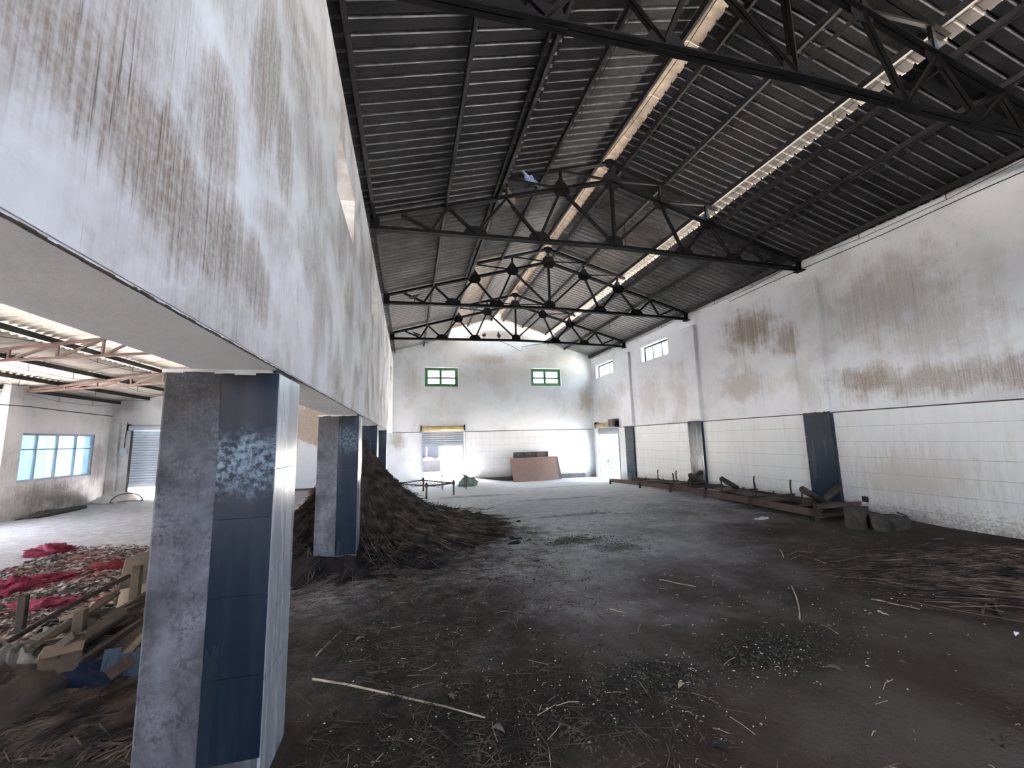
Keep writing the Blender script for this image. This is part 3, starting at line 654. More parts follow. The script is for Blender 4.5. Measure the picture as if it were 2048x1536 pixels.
# ================================================================== TRUSSES
def angle(mb, p, q, leg, th, gap=.012):
    """pair of steel angles back to back"""
    p, q = Vector(p), Vector(q)
    for s in (-1, 1):
        mb.bar(p, q, th, leg, up=(0, 0, 1) if abs((q-p).normalized().z) < .9 else (1, 0, 0), off=(s*(gap/2 + th/2), 0))
        mb.bar(p, q, leg*.7, th, up=(0, 0, 1) if abs((q-p).normalized().z) < .9 else (1, 0, 0), off=(s*(gap/2 + leg*.35), -leg/2))
    return mb
ZCH = 5.42
def zch(x): return ZCH + .10*(1 - abs(x - XC)/(XC - XL))
NB = [.38, 1.19, 2.45, XC]; NTOP = [-.16, .68, 1.80, 2.94]
def mirror(x): return 2*XC - x
def make_truss():
    root = thing('roof_truss', 'x', 'truss', (0, 0, 0), 0, 'black steel roof trusses of the main hall')
    for s in (0, 1):
        X = (lambda x: x) if s == 0 else mirror
        angle(MB(), (X(XL + .01), 0, 5.61), (X(XC), 0, zA(XC)), .075, .008).build('rafter', M['steel'], root)
        angle(MB(), (X(1.52), 0, zA(1.52) + .42), (X(XC), 0, zA(XC) + .42), .07, .008).build('upper_rafter', M['steel'], root)
        angle(MB(), (X(XL + .01), 0, zch(XL)), (X(XC), 0, zch(XC)), .08, .009).build('bottom_chord', M['steel'], root)
        T = [(X(x), 0, zA(x) - .02) for x in NTOP]; B_ = [(X(x), 0, zch(x) + .04) for x in NB]
        for p, q in ((T[0], B_[0]), (B_[0], T[1]), (T[1], B_[1]), (B_[1], T[2]), (T[2], B_[2]), (B_[2], T[3]), (T[3], B_[3])):
            angle(MB(), p, q, .05, .007).build('web_member', M['steel_old'], root)
        for x in NTOP[2:]:
            MB().bar((X(x), 0, zA(x)), (X(x), 0, zA(x) + .42), .05, .05).build('purlin_post', M['steel_old'], root)
        for x0, z0, x1, z1 in ((XC, zA(XC), 2.94, zA(2.94) + .40), (2.94, zA(2.94), 1.80, zA(1.80) + .40)):
            MB().bar((X(x0), 0, z0), (X(x1), 0, z1), .04, .035).build('stiffener', M['steel_old'], root)
        # teardrop gussets at the upper nodes
        for k, x in enumerate(NTOP[2:]):
            cx, cz = X(x), zA(x)
            poly = [(cx - .03, .22), (cx + .03, .22), (cx + .18, .02), (cx + .185, -.07), (cx + .11, -.17), (cx - .11, -.17), (cx - .185, -.07), (cx - .18, .02)]
            MB().prism([(a, -.006, cz + b) for a, b in poly], (0, .012, 0)).build('teardrop_plate', M['gusset'], root)
        for x in NB[1:3]:
            cx, cz = X(x), zch(x)
            poly = [(cx - .215, -.05), (cx + .215, -.05), (cx + .215, .07), (cx + .13, .18), (cx - .13, .18), (cx - .215, .07)]
            MB().prism([(a, -.006, cz + b) for a, b in poly], (0, .012, 0)).build('base_plate', M['gusset'], root)
        ex = X(XL + .07)
        MB().prism([(ex - .08, -.005, zch(XL) - .06), (ex + .08, -.005, zch(XL) - .06), (ex + .08, -.005, 5.68), (ex - .08, -.005, 5.66)], (0, .01, 0)).build('heel_plate', M['steel'], root)
        MB().box((ex, 0, zch(XL) - .06), (.15, .2, .025)).build('bearing_plate', M['steel'], root)
    angle(MB(), (XC, 0, zch(XC)), (XC, 0, zA(XC)), .06, .008).build('king_post', M['steel_old'], root)
    cz = zch(XC)
    poly = [(-.17, -.05), (.17, -.05), (.17, .13), (.09, .22), (-.09, .22), (-.17, .13)]
    MB().prism([(XC + a, -.006, cz + b) for a, b in poly], (0, .012, 0)).build('base_plate', M['gusset'], root)
    cz = zA(XC)
    poly = [(-.17, -.12), (-.11, -.19), (.11, -.19), (.17, -.12), (.17, .10), (.10, .17), (-.10, .17), (-.17, .10)]
    MB().prism([(XC + a, -.02, cz + b) for a, b in poly], (0, .04, 0)).build('hub_plate', M['gusset'], root)
    poly = [(-.13, -.06), (-.05, -.12), (.05, -.12), (.13, -.06), (.13, .03), (0, .07), (-.13, .03)]
    MB().prism([(XC + a, -.03, cz + .42 + b) for a, b in poly], (0, .06, 0)).build('apex_plate', M['gusset'], root)
    MB().bar((XC, 0, cz + .1), (XC, 0, cz + .4), .04, .04).build('apex_post', M['steel_old'], root)
    return root
tr = make_truss()
TL = ['nearest black steel truss cutting across the upper right corner', 'large black truss spanning the hall in mid view, second from the viewer', 'third black truss, between the large truss and the farthest one', 'farthest black truss, just before the end gable']
for i, y in enumerate(TY):
    o = tr if i == 0 else copy_tree(tr)
    o.location = (0, y, 0); o['label'] = TL[i]
    if i == 1:
        for c in o.children:
            if c.name.startswith('teardrop') and abs(sum(v.co.x for v in c.data.vertices)/len(c.data.vertices) - 1.8) < .1:
                c.data = c.data.copy(); c.data.materials.clear(); c.data.materials.append(M['gusset_pale']); c['label'] = 'dusty pale brown plate'

# side hall trusses
def side_truss(y, label):
    root = thing('lattice_truss', label, 'truss', (0, y, 0), 0, 'brown lattice trusses of the side hall')
    zt = lambda x: zS(x) - .01
    zb_ = lambda x: 3.14 + .088*(x + 9.35)
    MB().bar((-9.4, 0, zt(-9.4)), (XL - BT, 0, zt(XL - BT)), .07, .05).build('top_chord', M['truss_brown'], root)
    MB().bar((-9.4, 0, zb_(-9.4)), (XL - BT, 0, zb_(XL - BT)), .06, .045).build('bottom_chord', M['truss_brown'], root)
    nodes = [-8.62, -7.94, -7.2, -6.48, -5.77, -5.05, -4.3, -3.5, -2.7, -1.9]
    for i, x in enumerate(nodes):
        MB().bar((x, 0, zb_(x)), (x, 0, zt(x)), .035, .04).build('post', M['truss_brown'], root)
        if i: MB().bar((nodes[i-1], 0, zb_(nodes[i-1])), (x, 0, zt(x)), .03, .045).build('diagonal', M['truss_brown'], root)
side_truss(9.5, 'brown lattice truss nearest the viewer under the cream roof')
side_truss(13.0, 'brown lattice truss resting on the pilaster beside the blue window')

# ================================================================== THINGS ON AND AT THE WALLS
def cable(name, label, pts, r=.008, mat='cable', cat='cable', n=6):
    return tag(MB().tube(pts, r, n).build(name, M[mat]), label, cat)
cable('wall_cable', 'black cable running along the top of the right wall', [(XR - .015, -1 + k*1.3, 5.40 + .015*math.sin(k*2.1)) for k in range(9)] , .008)
cable('wall_cable', 'thin black cable sagging along the side hall wall above the blue window', [(XA + .02 if y < 12.5 or y > 13.1 else XA + .34, y, 2.77 + .02*math.sin(y)) for y in (6, 8, 10, 12, 12.5, 12.56, 13.04, 13.1, 14.5, 16, 16.7)], .012)
jb = thing('junction_box', 'small blue-white electrical box beside the pale shutter', 'electrical box', (-9.28, YA - .085, 1.58))
MB().box((0, 0, 0), (.17, .085, .22)).build('case', M['shutter_pale'], jb); MB().box((0, -.05, 0), (.14, .015, .18)).build('cover', M['shutter_pale'], jb)
MB().tube([(0, .02, .1), (.01, .03, .6), (.02, .04, .95)], .012, 6).build('conduit', M['cable'], jb)
cable('truss_wire', 'thin loose wire drooping under the farthest truss', [(3.35, 15.2, 5.46), (3.8, 15.2, 5.3), (4.25, 15.2, 5.06), (4.32, 15.2, 5.24), (4.7, 15.2, 5.33), (5.3, 15.2, 5.42)], .008)
tl = thing('tube_light', 'white fluorescent batten hanging below the roof behind the large truss', 'lamp', (5.15, 8.6, 6.28))
MB().bar((-.28, 0, .0), (.28, -.05, -.06), .05, .035).build('batten', M['white_paint'], tl)
MB().tube([(-.26, -.03, -.02), (.26, -.08, -.08)], .014, 8).build('tube', M['white_paint'], tl)
MB().bar((0, 0, 0), (0.02, 0, .62), .012, .012).build('hanger', M['steel'], tl)

# pigeons on the trusses
def pigeon(loc, rz, label, tilt=0, mat='pigeon', bars=False, scale=1.0):
    root = thing('pigeon', label, 'bird', loc, rz, 'pigeons on the roof trusses')
    root.scale = (scale,)*3
    # body, head and tail as one lofted surface along a curved spine (x forward)
    sp = [(-.20, .075, .004, .030), (-.15, .085, .012, .032), (-.09, .10, .035, .042), (-.03, .115, .052, .056), (.03, .13, .055, .060), (.075, .16, .042, .046), (.10, .19, .028, .030), (.115, .215, .027, .028), (.135, .225, .024, .022), (.155, .222, .010, .010), (.178, .214, .003, .003)]
    V = []; F = []; n = 10
    for (x, z, ry, rzz) in sp:
        for k in range(n):
            a = k*2*math.pi/n
            V.append((x, rzz*math.cos(a), z + (ry if x > -.12 else ry)*math.sin(a)))
    for i in range(len(sp)-1):
        for k in range(n): F.append((i*n+k, i*n+(k+1) % n, (i+1)*n+(k+1) % n, (i+1)*n+k))
    F.append(tuple(range(n))); F.append(tuple((len(sp)-1)*n+k for k in range(n)))
    mb = MB().add(V, F); mb.build('body', M[mat], root, True)
    for s in (-1, 1):
        P = [(.05, s*.056, .15), (.0, s*.068, .165), (-.08, s*.058, .135), (-.17, s*.03, .10), (-.10, s*.055, .10), (-.02, s*.066, .105), (.04, s*.06, .12)]
        wg = MB().prism(P, (0, s*.008, 0)).build('wing', M[mat], root)
        if bars:
            for xx in (-.045, -.09):
                MB().prism([(xx, s*.072, .145), (xx + .02, s*.074, .147), (xx - .005, s*.072, .103), (xx - .025, s*.068, .105)], (0, s*.006, 0)).build('wing_bar', M['feather_bar'], wg)
        MB().tube([(.0, s*.02, .09), (.005, s*.022, .03), (.0, s*.022, .0)], .006, 5).build('leg', M['feather_bar'], root)
    return root
pigeon((-.05 + .3, 15.26, zch(.2) + .045), R(160), 'dark pigeon perched at the left end of the farthest truss')
pigeon((.12, 11.23, zch(.1) + .045), R(10), 'dark pigeon perched at the left end of the third truss')
pigeon((2.80, 15.26, zch(2.8) + .045), R(70), 'dark pigeon on the farthest truss beside a base plate')
pigeon((3.38, 15.26, zch(3.4) + .045), R(250), 'dark pigeon on the farthest truss left of its king post')
pigeon((2.28, 7.19, zA(2.28) + .16), R(200), 'blue-grey pigeon with two black wing bars on the large truss', mat='pigeon_blue', bars=True, scale=1.15)
pigeon((2.3, 15.26, zA(2.28) + .16), R(200), 'dark pigeon on the upper struts of the farthest truss')

# ================================================================== FAR END: board, bed frame, stand, sack
b = thing('brown_board', 'large brown laminate panel leaning against the far wall', 'board', (5.55, 17.95, -.21))
rot = Matrix.Rotation(R(-13), 3, 'X') @ Matrix.Rotation(R(0), 3, 'Y')
MB().prism([rot @ Vector(p) for p in ((-1.03, 0, -.06), (1.10, 0, .03), (1.03, 0, 1.07), (-1.12, 0, 1.05))], rot @ Vector((0, .04, 0))).build('face_panel', M['board_brown'], b)
MB().prism([rot @ Vector(p) for p in ((1.10, 0.0, .03), (1.03, 0.0, 1.07), (1.16, .05, 1.06), (1.25, .05, .06))], rot @ Vector((0, .10, 0))).build('side_edge', M['board_edge'], b)
b2 = thing('slatted_frame', 'grey three-panel frame standing behind the brown board', 'panel', (5.5, 18.45, -.22))
for k in range(3): MB().box((-.53 + k*.53, .04, .68), (.50, .05, 1.14)).build('panel', M['grey_panel'], b2)
MB().box((0, .03, 1.26), (1.62, .09, .04)).build('top_rail', M['wood'], b2)
for k in range(4): MB().box((-.8 + k*.533, .02, .63), (.04, .1, 1.25)).build('stile', M['wood'], b2)

bed = thing('rope_bed', 'wooden cot frame with sagging cord webbing on four posts near the far shutter', 'cot', (0, 0, 0))
C4 = [(-.33, 13.8), (.52, 12.5), (1.36, 13.0), (.50, 14.45)]
for (x, y) in C4:
    MB().tube([(x, y, 0), (x, y, .12), (x, y, .3), (x, y, .40), (x, y, .46)], .028, 8).build('leg', M['wood'], bed, True)
    MB().tube([(x, y, .32), (x, y, .35), (x, y, .40), (x, y, .43)], .042, 8).build('joint_block', M['wood'], bed, True)
for k in range(4):
    p, q = C4[k], C4[(k+1) % 4]
    MB().tube([(p[0], p[1], .37), ((p[0]+q[0])/2, (p[1]+q[1])/2, .355), (q[0], q[1], .37)], .02, 8).build('side_rail', M['wood'], bed, True)
mb = MB(); P4 = [Vector((x, y, .38)) for x, y in C4]
for i in range(11):
    for (a, b_, c, d) in ((0, 1, 3, 2), (0, 3, 1, 2)):
        f = (i + .5)/11; p = P4[a].lerp(P4[b_], f); q = P4[c].lerp(P4[d], f)
        mb.tube([p, (p+q)/2 - Vector((0, 0, .10)), q], .006, 4)
mb.build('cord_webbing', M['rope'], bed)

st = thing('metal_stand', 'thin metal stand frame between the cot and the far doorway', 'stand', (0, 0, 0))
for (x, y) in ((1.15, 14.45), (1.92, 14.3)):
    for dy in (0, .5): MB().tube([(x, y + dy, 0), (x, y + dy, .46)], .014, 6).build('leg', M['rust_dark'], st)
MB().bar((1.13, 14.45, .455), (1.94, 14.3, .455), .03, .03).build('top_bar', M['steel_old'], st)
MB().bar((1.13, 14.95, .455), (1.94, 14.8, .455), .03, .03).build('top_bar', M['steel_old'], st)
for x, y in ((1.15, 14.45), (1.92, 14.3)): MB().bar((x, y, .455), (x, y + .5, .455), .03, .03).build('cross_bar', M['steel_old'], st)

def lump(name, label, cat, c, r, mat, seed=1, amp=.35, freq=1.7, n=22, m_=12, group=None, flat=True, kind=None, fold=0):
    V = []; F = []; rnd = Vector((seed*7.3, seed*3.1, seed*1.7))
    for j in range(m_+1):
        th = math.pi*j/m_*(.5 if flat else 1) if flat else math.pi*j/m_
        for i in range(n):
            ph = 2*math.pi*i/n
            d = Vector((math.sin(th)*math.cos(ph), math.sin(th)*math.sin(ph), math.cos(th)))
            q = 1 + amp*(mnoise.noise(d*freq + rnd) + .5*mnoise.noise(d*freq*2.6 + rnd) + .3*mnoise.noise(d*freq*6 + rnd))
            if fold: q += fold*math.sin(ph*9 + 4*d.z + seed)*.5
            V.append((c[0] + d.x*r[0]*q, c[1] + d.y*r[1]*q, c[2] + max(0 if flat else -9, d.z*r[2]*q)))
    for j in range(m_):
        for i in range(n): F.append((j*n+i, j*n+(i+1) % n, (j+1)*n+(i+1) % n, (j+1)*n+i))
    if flat: F.append(tuple(m_*n+i for i in range(n)))
    o = MB().add(V, F).build(name, M[mat], None, True)
    return tag(o, label, cat, group, kind)
lump('grain_sack', 'green and white plastic sack slumped by the far doorway', 'sack', (2.12, 15.35, 0), (.36, .26, .32), 'sack_green', 3, .35)
lump('cloth_bundle', 'dusty white cloth heap on the floor left of the pale shutter', 'cloth', (-8.95, 15.95, 0), (.5, .42, .30), 'cloth_white', 5, .45)
rg = thing('wire_hoop', 'small bent cane hoop lying against the white cloth heap', 'hoop', (-8.45, 15.6, 0.02))
MB().tube([(.36*math.cos(k*math.pi/8), .12*math.cos(k*math.pi/8), .27*math.sin(k*math.pi/8)) for k in range(9)], .02, 6).build('rim', M['rope'], rg)
MB().tube([(-.36, -.12, .01), (0, .05, .03), (.36, .12, .01)], .015, 6).build('base_rod', M['rope'], rg)
lump('dirt_heap', 'low drift of dark dirt under the blue window', 'dirt', (-9.1, 13.9, -.02), (.28, 0.95, .12), 'stone', 8, .4)

# ================================================================== CONVEYOR along the right wall
cv = thing('belt_conveyor', 'long low rusty conveyor frame with tilted rollers along the right wall', 'conveyor', (0, 0, 0))
FX, BX = 7.2, 8.28
def cz_(y): return fz(7.7, y) + .15
def rail(x, ya, yb, name):
    mb = MB()
    za, zb = cz_(ya) - .02, cz_(yb) - .02
    mb.bar((x, ya, za), (x, yb, zb), .012, .13); s = 1 if x < 7.7 else -1
    for dz in (-.06, .06): mb.bar((x + s*.03, ya, za + dz), (x + s*.03, yb, zb + dz), .06, .010)
    mb.build(name, M['rust'], cv)
rail(FX, 6.05, 9.9, 'side_rail'); rail(FX, 9.9, 14.0, 'side_rail'); rail(BX, 6.2, 10.4, 'side_rail'); rail(BX, 10.5, 14.6, 'side_rail')
for y in (6.1, 7.6, 9.0, 10.4, 12.0, 14.0):
    for x in (FX - .05, BX + .03):
        g = fz(x, y); MB().bb(x - .025, x + .025, y - .03, y + .03, g - .02, cz_(y) + (.16 if y == 6.1 and x < 7.5 else .04)).build('leg', M['rust_dark'], cv)
    MB().bar((FX, y, cz_(y) - .06), (BX, y, cz_(y) - .06), .05, .05).build('cross_member', M['rust_dark'], cv)
MB().bar((FX - .05, 6.08, cz_(6.1) + .10), (BX + .2, 6.3, cz_(6.1) + .06), .03, .07).build('end_plate', M['rust'], cv)
def idler(y, left=True, right=True, bl=True, br=True):
    z = cz_(y)
    MB().bar((FX, y, z + .05), (BX, y, z + .05), .06, .03).build('idler_base', M['rust_dark'], cv)
    xm = (FX + BX)/2
    def bracket(x, h, lean):
        MB().tube([(x, y, z + .05), (x + lean*.4, y, z + h*.55), (x + lean*.2, y, z + h*.85), (x - lean*.5, y, z + h)], .018, 6).build('bracket', M['rust_dark'], cv)
    if bl: bracket(FX + .06, .36, .03)
    if br: bracket(BX - .06, .36, -.03)
    if bl or br: bracket(xm, .13, .02)
    for on, x0, x1 in ((left, FX + .08, xm - .05), (right, BX - .08, xm + .05)):
        if not on: continue
        p, q = Vector((x0, y, z + .35)), Vector((x1, y, z + .12)); d = (q-p).normalized()
        MB().tube([p - d*.0, q], .06, 12).build('roller', M['rust_dark'], cv, True)
        MB().tube([p - d*.05, q + d*.05], .012, 6).build('roller_pin', M['rust'], cv)
idler(6.45); idler(7.55, False, False); idler(8.55, True, False, True, True); idler(9.7, True, False, True, False); idler(10.4, False, True); idler(11.6, False, False, False, True); idler(12.6, False, False)
MB().box((7.7, 8.2, cz_(8.2) + .02), (.5, 1.7, .012), Matrix.Rotation(R(3), 3, 'X')).build('deck_sheet', M['rust'], cv)
MB().box((7.8, 11.6, cz_(11.6) + .04), (.4, 1.9, .012), Matrix.Rotation(R(-2), 3, 'X')).build('deck_sheet', M['rust'], cv)

def rock(name, label, c, r, seed, mat='stone', cat='rubble', group=None, rz=0):
    V = []; rnd = random.Random(seed)
    mb = MB().box((0, 0, 0), (2, 2, 2), None)
    import bmesh
    bm = bmesh.new(); bmesh.ops.create_cube(bm, size=2); bmesh.ops.subdivide_edges(bm, edges=bm.edges, cuts=2, use_grid_fill=True)
    mt = Matrix.Rotation(rz, 3, 'Z')
    for v in bm.verts:
        q = v.co.copy(); l = q.length; q = q*(1 - .18*(l - 1)) + Vector((rnd.uniform(-.14, .14), rnd.uniform(-.14, .14), rnd.uniform(-.12, .12)))
        q = mt @ Vector((q.x*r[0], q.y*r[1], q.z*r[2])); v.co = q + Vector(c)
    me = bpy.data.meshes.new(name); bm.to_mesh(me); bm.free(); me.materials.append(M[mat])
    return tag(link(name, me), label, cat, group)
rock('rubble_block', 'tall broken cement block at the near end of the conveyor', (7.42, 5.62, .17), (.16, .13, .2), 1, rz=.4)
rock('rubble_block', 'squat broken cement block right of the tall one', (7.62, 5.42, .11), (.13, .12, .14), 2, rz=.9)
rock('rubble_stone', 'rounded rubble stone nearest the wall beside the conveyor', (7.98, 5.42, .10), (.2, .15, .12), 3, rz=.2)
rock('rubble_stone', 'low rubble stone under the conveyor end', (7.85, 5.75, .10), (.14, .12, .12), 4, rz=1.2)
cable('bent_rod', 'short bent iron rod propped beside the rubble stones', [(8.18, 5.5, .24), (8.24, 5.42, .2), (8.26, 5.34, .1), (8.27, 5.3, .0)], .016, 'rust_dark', 'rod')
MB_h = MB().box((XR - .02, 6.45, .30), (.02, .12, .11)).build('wall_hole_patch', M['rust_dark']); tag(MB_h, 'small dark square patch standing for a hole low in the tiled wall above the rubble', 'hole')  # dark box set on the wall in place of a small hole
lump('plaster_crumb', 'pale crumbled plaster lump on the floor before the conveyor', 'rubble', tuple(gp(1525, 1040, .03)), (.16, .07, .05), 'cloth_white', 12, .5)

# ================================================================== STRAW
def stalks(name, label, n, gen, mat, r=(.002, .004), parent=None, kind='stuff', cat='straw', sides=3):
    """many thin bent stalks as one uncountable mass; gen() -> list of points"""
    V = []; F = []
    for _ in range(n):
        pts = gen()
        if not pts: continue
        rr = random.uniform(*r); base = len(V); m_ = len(pts)
        for i, p in enumerate(pts):
            t = (pts[min(i+1, m_-1)] - pts[max(i-1, 0)]).normalized()
            a = Vector((0, 0, 1)) if abs(t.z) < .9 else Vector((1, 0, 0))
            s = t.cross(a).normalized(); a = s.cross(t)
            for k in range(sides):
                an = k*2*math.pi/sides; V.append(tuple(p + (s*math.cos(an) + a*math.sin(an))*rr))
        for i in range(m_-1):
            for k in range(sides): F.append((base+i*sides+k, base+i*sides+(k+1) % sides, base+(i+1)*sides+(k+1) % sides, base+(i+1)*sides+k))
    me = bpy.data.meshes.new(name); me.from_pydata(V, [], F); me.materials.append(M[mat])
    o = link(name, me, parent)
    if parent is None: tag(o, label, cat, None, kind)
    else: o['kind'] = kind
    return o
HC = (-1.0, 8.35)
def heap_z(x, y):
    dx, dy = (x - HC[0]), (y - HC[1])/1.15
    r = math.hypot(dx, dy); a = math.atan2(dy, dx)
    k = .78 + .16*math.cos(a + .4)
    rd = math.hypot((x + .42)/.85, (y - 7.95)/.85)
    dome = .72*(1 - rd**3) if rd < 1 else -1
    return max(0, dome + .06*mnoise.noise(Vector((x*3, y*3, 9))), 1.95*math.exp(-(r/k)**1.15*.95) - .05 + .10*mnoise.noise(Vector((x*2, y*2, 0))) + .05*mnoise.noise(Vector((x*5, y*5, 4)))*min(1, 2.2*math.exp(-r)))
m = MB(); n = 56; ext = 3.3
for j in range(n+1):
    for i in range(n+1):
        x = HC[0] - ext + 2*ext*i/n; y = HC[1] - ext*1.1 + 2.2*ext*j/n
        z = heap_z(x, y) - .03 + .05*mnoise.noise(Vector((x*7, y*7, 2)))
        m.v.append((x, y, z if z > .02 else -.03))
for j in range(n):
    for i in range(n):
        q = (j*(n+1)+i, j*(n+1)+i+1, (j+1)*(n+1)+i+1, (j+1)*(n+1)+i)
        if max(m.v[k][2] for k in q) > 0: m.f.append(q)
heap = m.build('straw_heap', M['stalk_dark'], None, True)
tag(heap, 'tall dark heap of dry stalks piled against the columns', 'straw', None, 'stuff')
def on_heap():
    a = random.uniform(-math.pi, math.pi); rr = abs(random.gauss(0, 1.0)) + .03
    x, y = HC[0] + rr*math.cos(a), HC[1] + rr*math.sin(a)*1.15
    if XL - CW - .05 < x < XL + .03 and any(c - .05 < y < c + CD + .05 for c in COLY): return None
    z = heap_z(x, y)
    if z < .01: return None
    out = Vector((math.cos(a + random.gauss(0, .5)), math.sin(a + random.gauss(0, .5)), 0)); L = random.uniform(.12, .5)
    p0 = Vector((x, y, z + random.uniform(0, .04)))
    pts = [p0]
    for s in (.5, 1):
        q = p0 + out*L*s; q.z = max(0.01, heap_z(q.x, q.y) + random.uniform(.0, .05) + (random.uniform(0, .12) if s == 1 and random.random() < .3 else 0)); pts.append(q)
    if any(XL - CW - .05 < q.x < XL + .03 and any(c - .05 < q.y < c + CD + .05 for c in COLY) for q in pts): return None
    return pts
stalks('heap_stalks', None, 14000, on_heap, 'stalk', (.003, .006), heap)
def splay():
    a = random.gauss(-.35, .45); r0 = random.uniform(.6, 1.6); L = random.uniform(.4, 1.5)
    pts = []
    for s in (0, .35, .7, 1):
        r = r0 + L*s; aa = a + .08*s
        x, y = HC[0] + .1 + r*math.cos(aa), HC[1] - .1 + r*math.sin(aa)*.9
        if x < XL + .03 and any(c - .1 < y < c + CD + .05 for c in COLY): return None
        pts.append(Vector((x, y, heap_z(x, y) + random.uniform(.015, .05))))
    return pts
stalks('splayed_stalks', None, 2000, splay, 'stalk', (.003, .005), heap)
stalks('splayed_stalks', None, 420, splay, 'stalk_mid', (.003, .0045), heap)

def flat_stalk(x, y, L, ang, lift=.012):
    d = Vector((math.cos(ang), math.sin(ang), 0)); p = Vector((x, y, fz(x, y) + random.uniform(.004, lift)))
    q = p + d*L; q.z = fz(q.x, q.y) + random.uniform(.004, lift*1.6); mid = (p + q)/2 + Vector((-d.y, d.x, 0))*L*random.gauss(0, .06); mid.z += random.uniform(0, lift)
    return [p, mid, q]
def clear(x, y):
    return not (XL - CW - .08 < x < XL + .05 and any(c - .08 < y < c + CD + .08 for c in COLY))
def litter_left():
    x = random.gauss(.1, .9); y = random.uniform(1.2, 7.8)
    if x < -1.4 or x > 2.3 or not clear(x, y): return None
    L = random.choice((.03, .05, .08, .12, .2, .35)); p = flat_stalk(x, y, L, random.uniform(0, 6.28))
    return p if clear(p[2].x, p[2].y) else None
stalks('floor_straw', 'scattered brown straw bits over the floor around the columns', 6500, litter_left, 'stalk', (.0015, .003))
def litter_all():
    x = random.uniform(-.5, 8.3); y = random.uniform(1.2, 8.5)
    if not clear(x, y) or (x > 7 and y > 5): return None
    p = flat_stalk(x, y, random.choice((.01, .015, .02, .03, .05)), random.uniform(0, 6.28), .004); return p if clear(p[2].x, p[2].y) else None
stalks('floor_chaff', 'dark chaff fragments scattered thinly across the hall floor', 2600, litter_all, 'chaff', (.001, .003))
def litter_pale():
    x = random.gauss(1.2, 1.8); y = random.uniform(1.4, 9)
    if x < -.55 or x > 7 or not clear(x, y): return None
    p = flat_stalk(x, y, random.choice((.02, .03, .05, .09, .16)), random.uniform(0, 6.28)); return p if clear(p[2].x, p[2].y) else None
stalks('pale_straw_bits', 'short pale straw bits scattered over the foreground floor', 420, litter_pale, 'stalk_pale', (.0015, .0028))
def bundle():
    x = random.gauss(6.3, .75); y = 3.55 + .25*(x - 6.3)*-.6 + random.gauss(0, .42); a = R(-35) + random.gauss(0, .35)
    L = random.uniform(.2, 1.0); p = flat_stalk(x, y, L, a, .05)
    if max(q.x for q in p) > 8.55: return None
    for q in p: q.z += max(0, .12*math.exp(-((q.x-6.6)/.8)**2 - ((q.y-3.5)/.5)**2))*random.random()
    return p
drift = stalks('straw_drift', 'tangled drift of brown stalks on the floor near the right wall', 1500, bundle, 'stalk', (.0025, .0045))
stalks('tan_stalks', None, 330, bundle, 'stalk_mid', (.003, .005), drift)
def seeds(name, label, n, gen, mat, s=(.004, .009), zz=0):
    V = []; F = []
    for _ in range(n):
        g = gen()
        if not g: continue
        x, y = g; r = random.uniform(*s); a = random.uniform(0, 6.28); b_ = len(V); e = random.uniform(.9, 2.0); ca, sa = math.cos(a), math.sin(a); z = fz(x, y) + r*.6
        for (u, v, h) in ((e, 0, 0), (0, .7, 0), (-e, 0, 0), (0, -.7, 0), (0, 0, .7), (0, 0, -.6)): V.append((x + (u*ca - v*sa)*r, y + (u*sa + v*ca)*r, z + h*r))
        F += [(b_, b_+1, b_+4), (b_+1, b_+2, b_+4), (b_+2, b_+3, b_+4), (b_+3, b_, b_+4), (b_+1, b_, b_+5), (b_+2, b_+1, b_+5), (b_+3, b_+2, b_+5), (b_, b_+3, b_+5)]
    me = bpy.data.meshes.new(name); me.from_pydata(V, [], F); me.materials.append(M[mat]); return tag(link(name, me), label, 'husks', None, 'stuff')
patch = [(2.75, 2.78, .45, .2, 3), (1.65, 2.8, .3, .18, 2), (1.0, 2.55, .5, .35, 3), (.3, 2.6, .7, .45, 3), (.3, 4.2, .8, .9, 3), (2.6, 6.5, .5, .25, 2), (3.1, 5.9, .35, .3, 1), (4.0, 3.3, .6, .4, 1), (1.2, 4.5, 1.2, 1.2, 1)]
def seed_gen():
    if random.random() < .72:
        c = random.choices(patch, [p[4] for p in patch])[0]; x, y = random.gauss(c[0], c[2]), random.gauss(c[1], c[3])
    else: x, y = random.uniform(-.4, 7), random.uniform(1.4, 8)
    return (x, y) if clear(x, y) and x > -.6 else None
seeds('seed_husks', 'tiny pale seed husks speckling the dark patches of the floor', 800, seed_gen, 'seed', (.0035, .0075))
def crumb_gen():
    if random.random() < .8:
        c = random.choices(patch, [p[4] for p in patch])[0]; x, y = random.gauss(c[0], c[2]*.8), random.gauss(c[1], c[3]*.8)
    else: x, y = random.uniform(-.4, 8), random.uniform(1.2, 9)
    return (x, y) if clear(x, y) and x > -.6 else None
seeds('dark_crumbs', 'dark dung crumbs forming low patches on the floor', 7000, crumb_gen, 'chaff', (.004, .012))

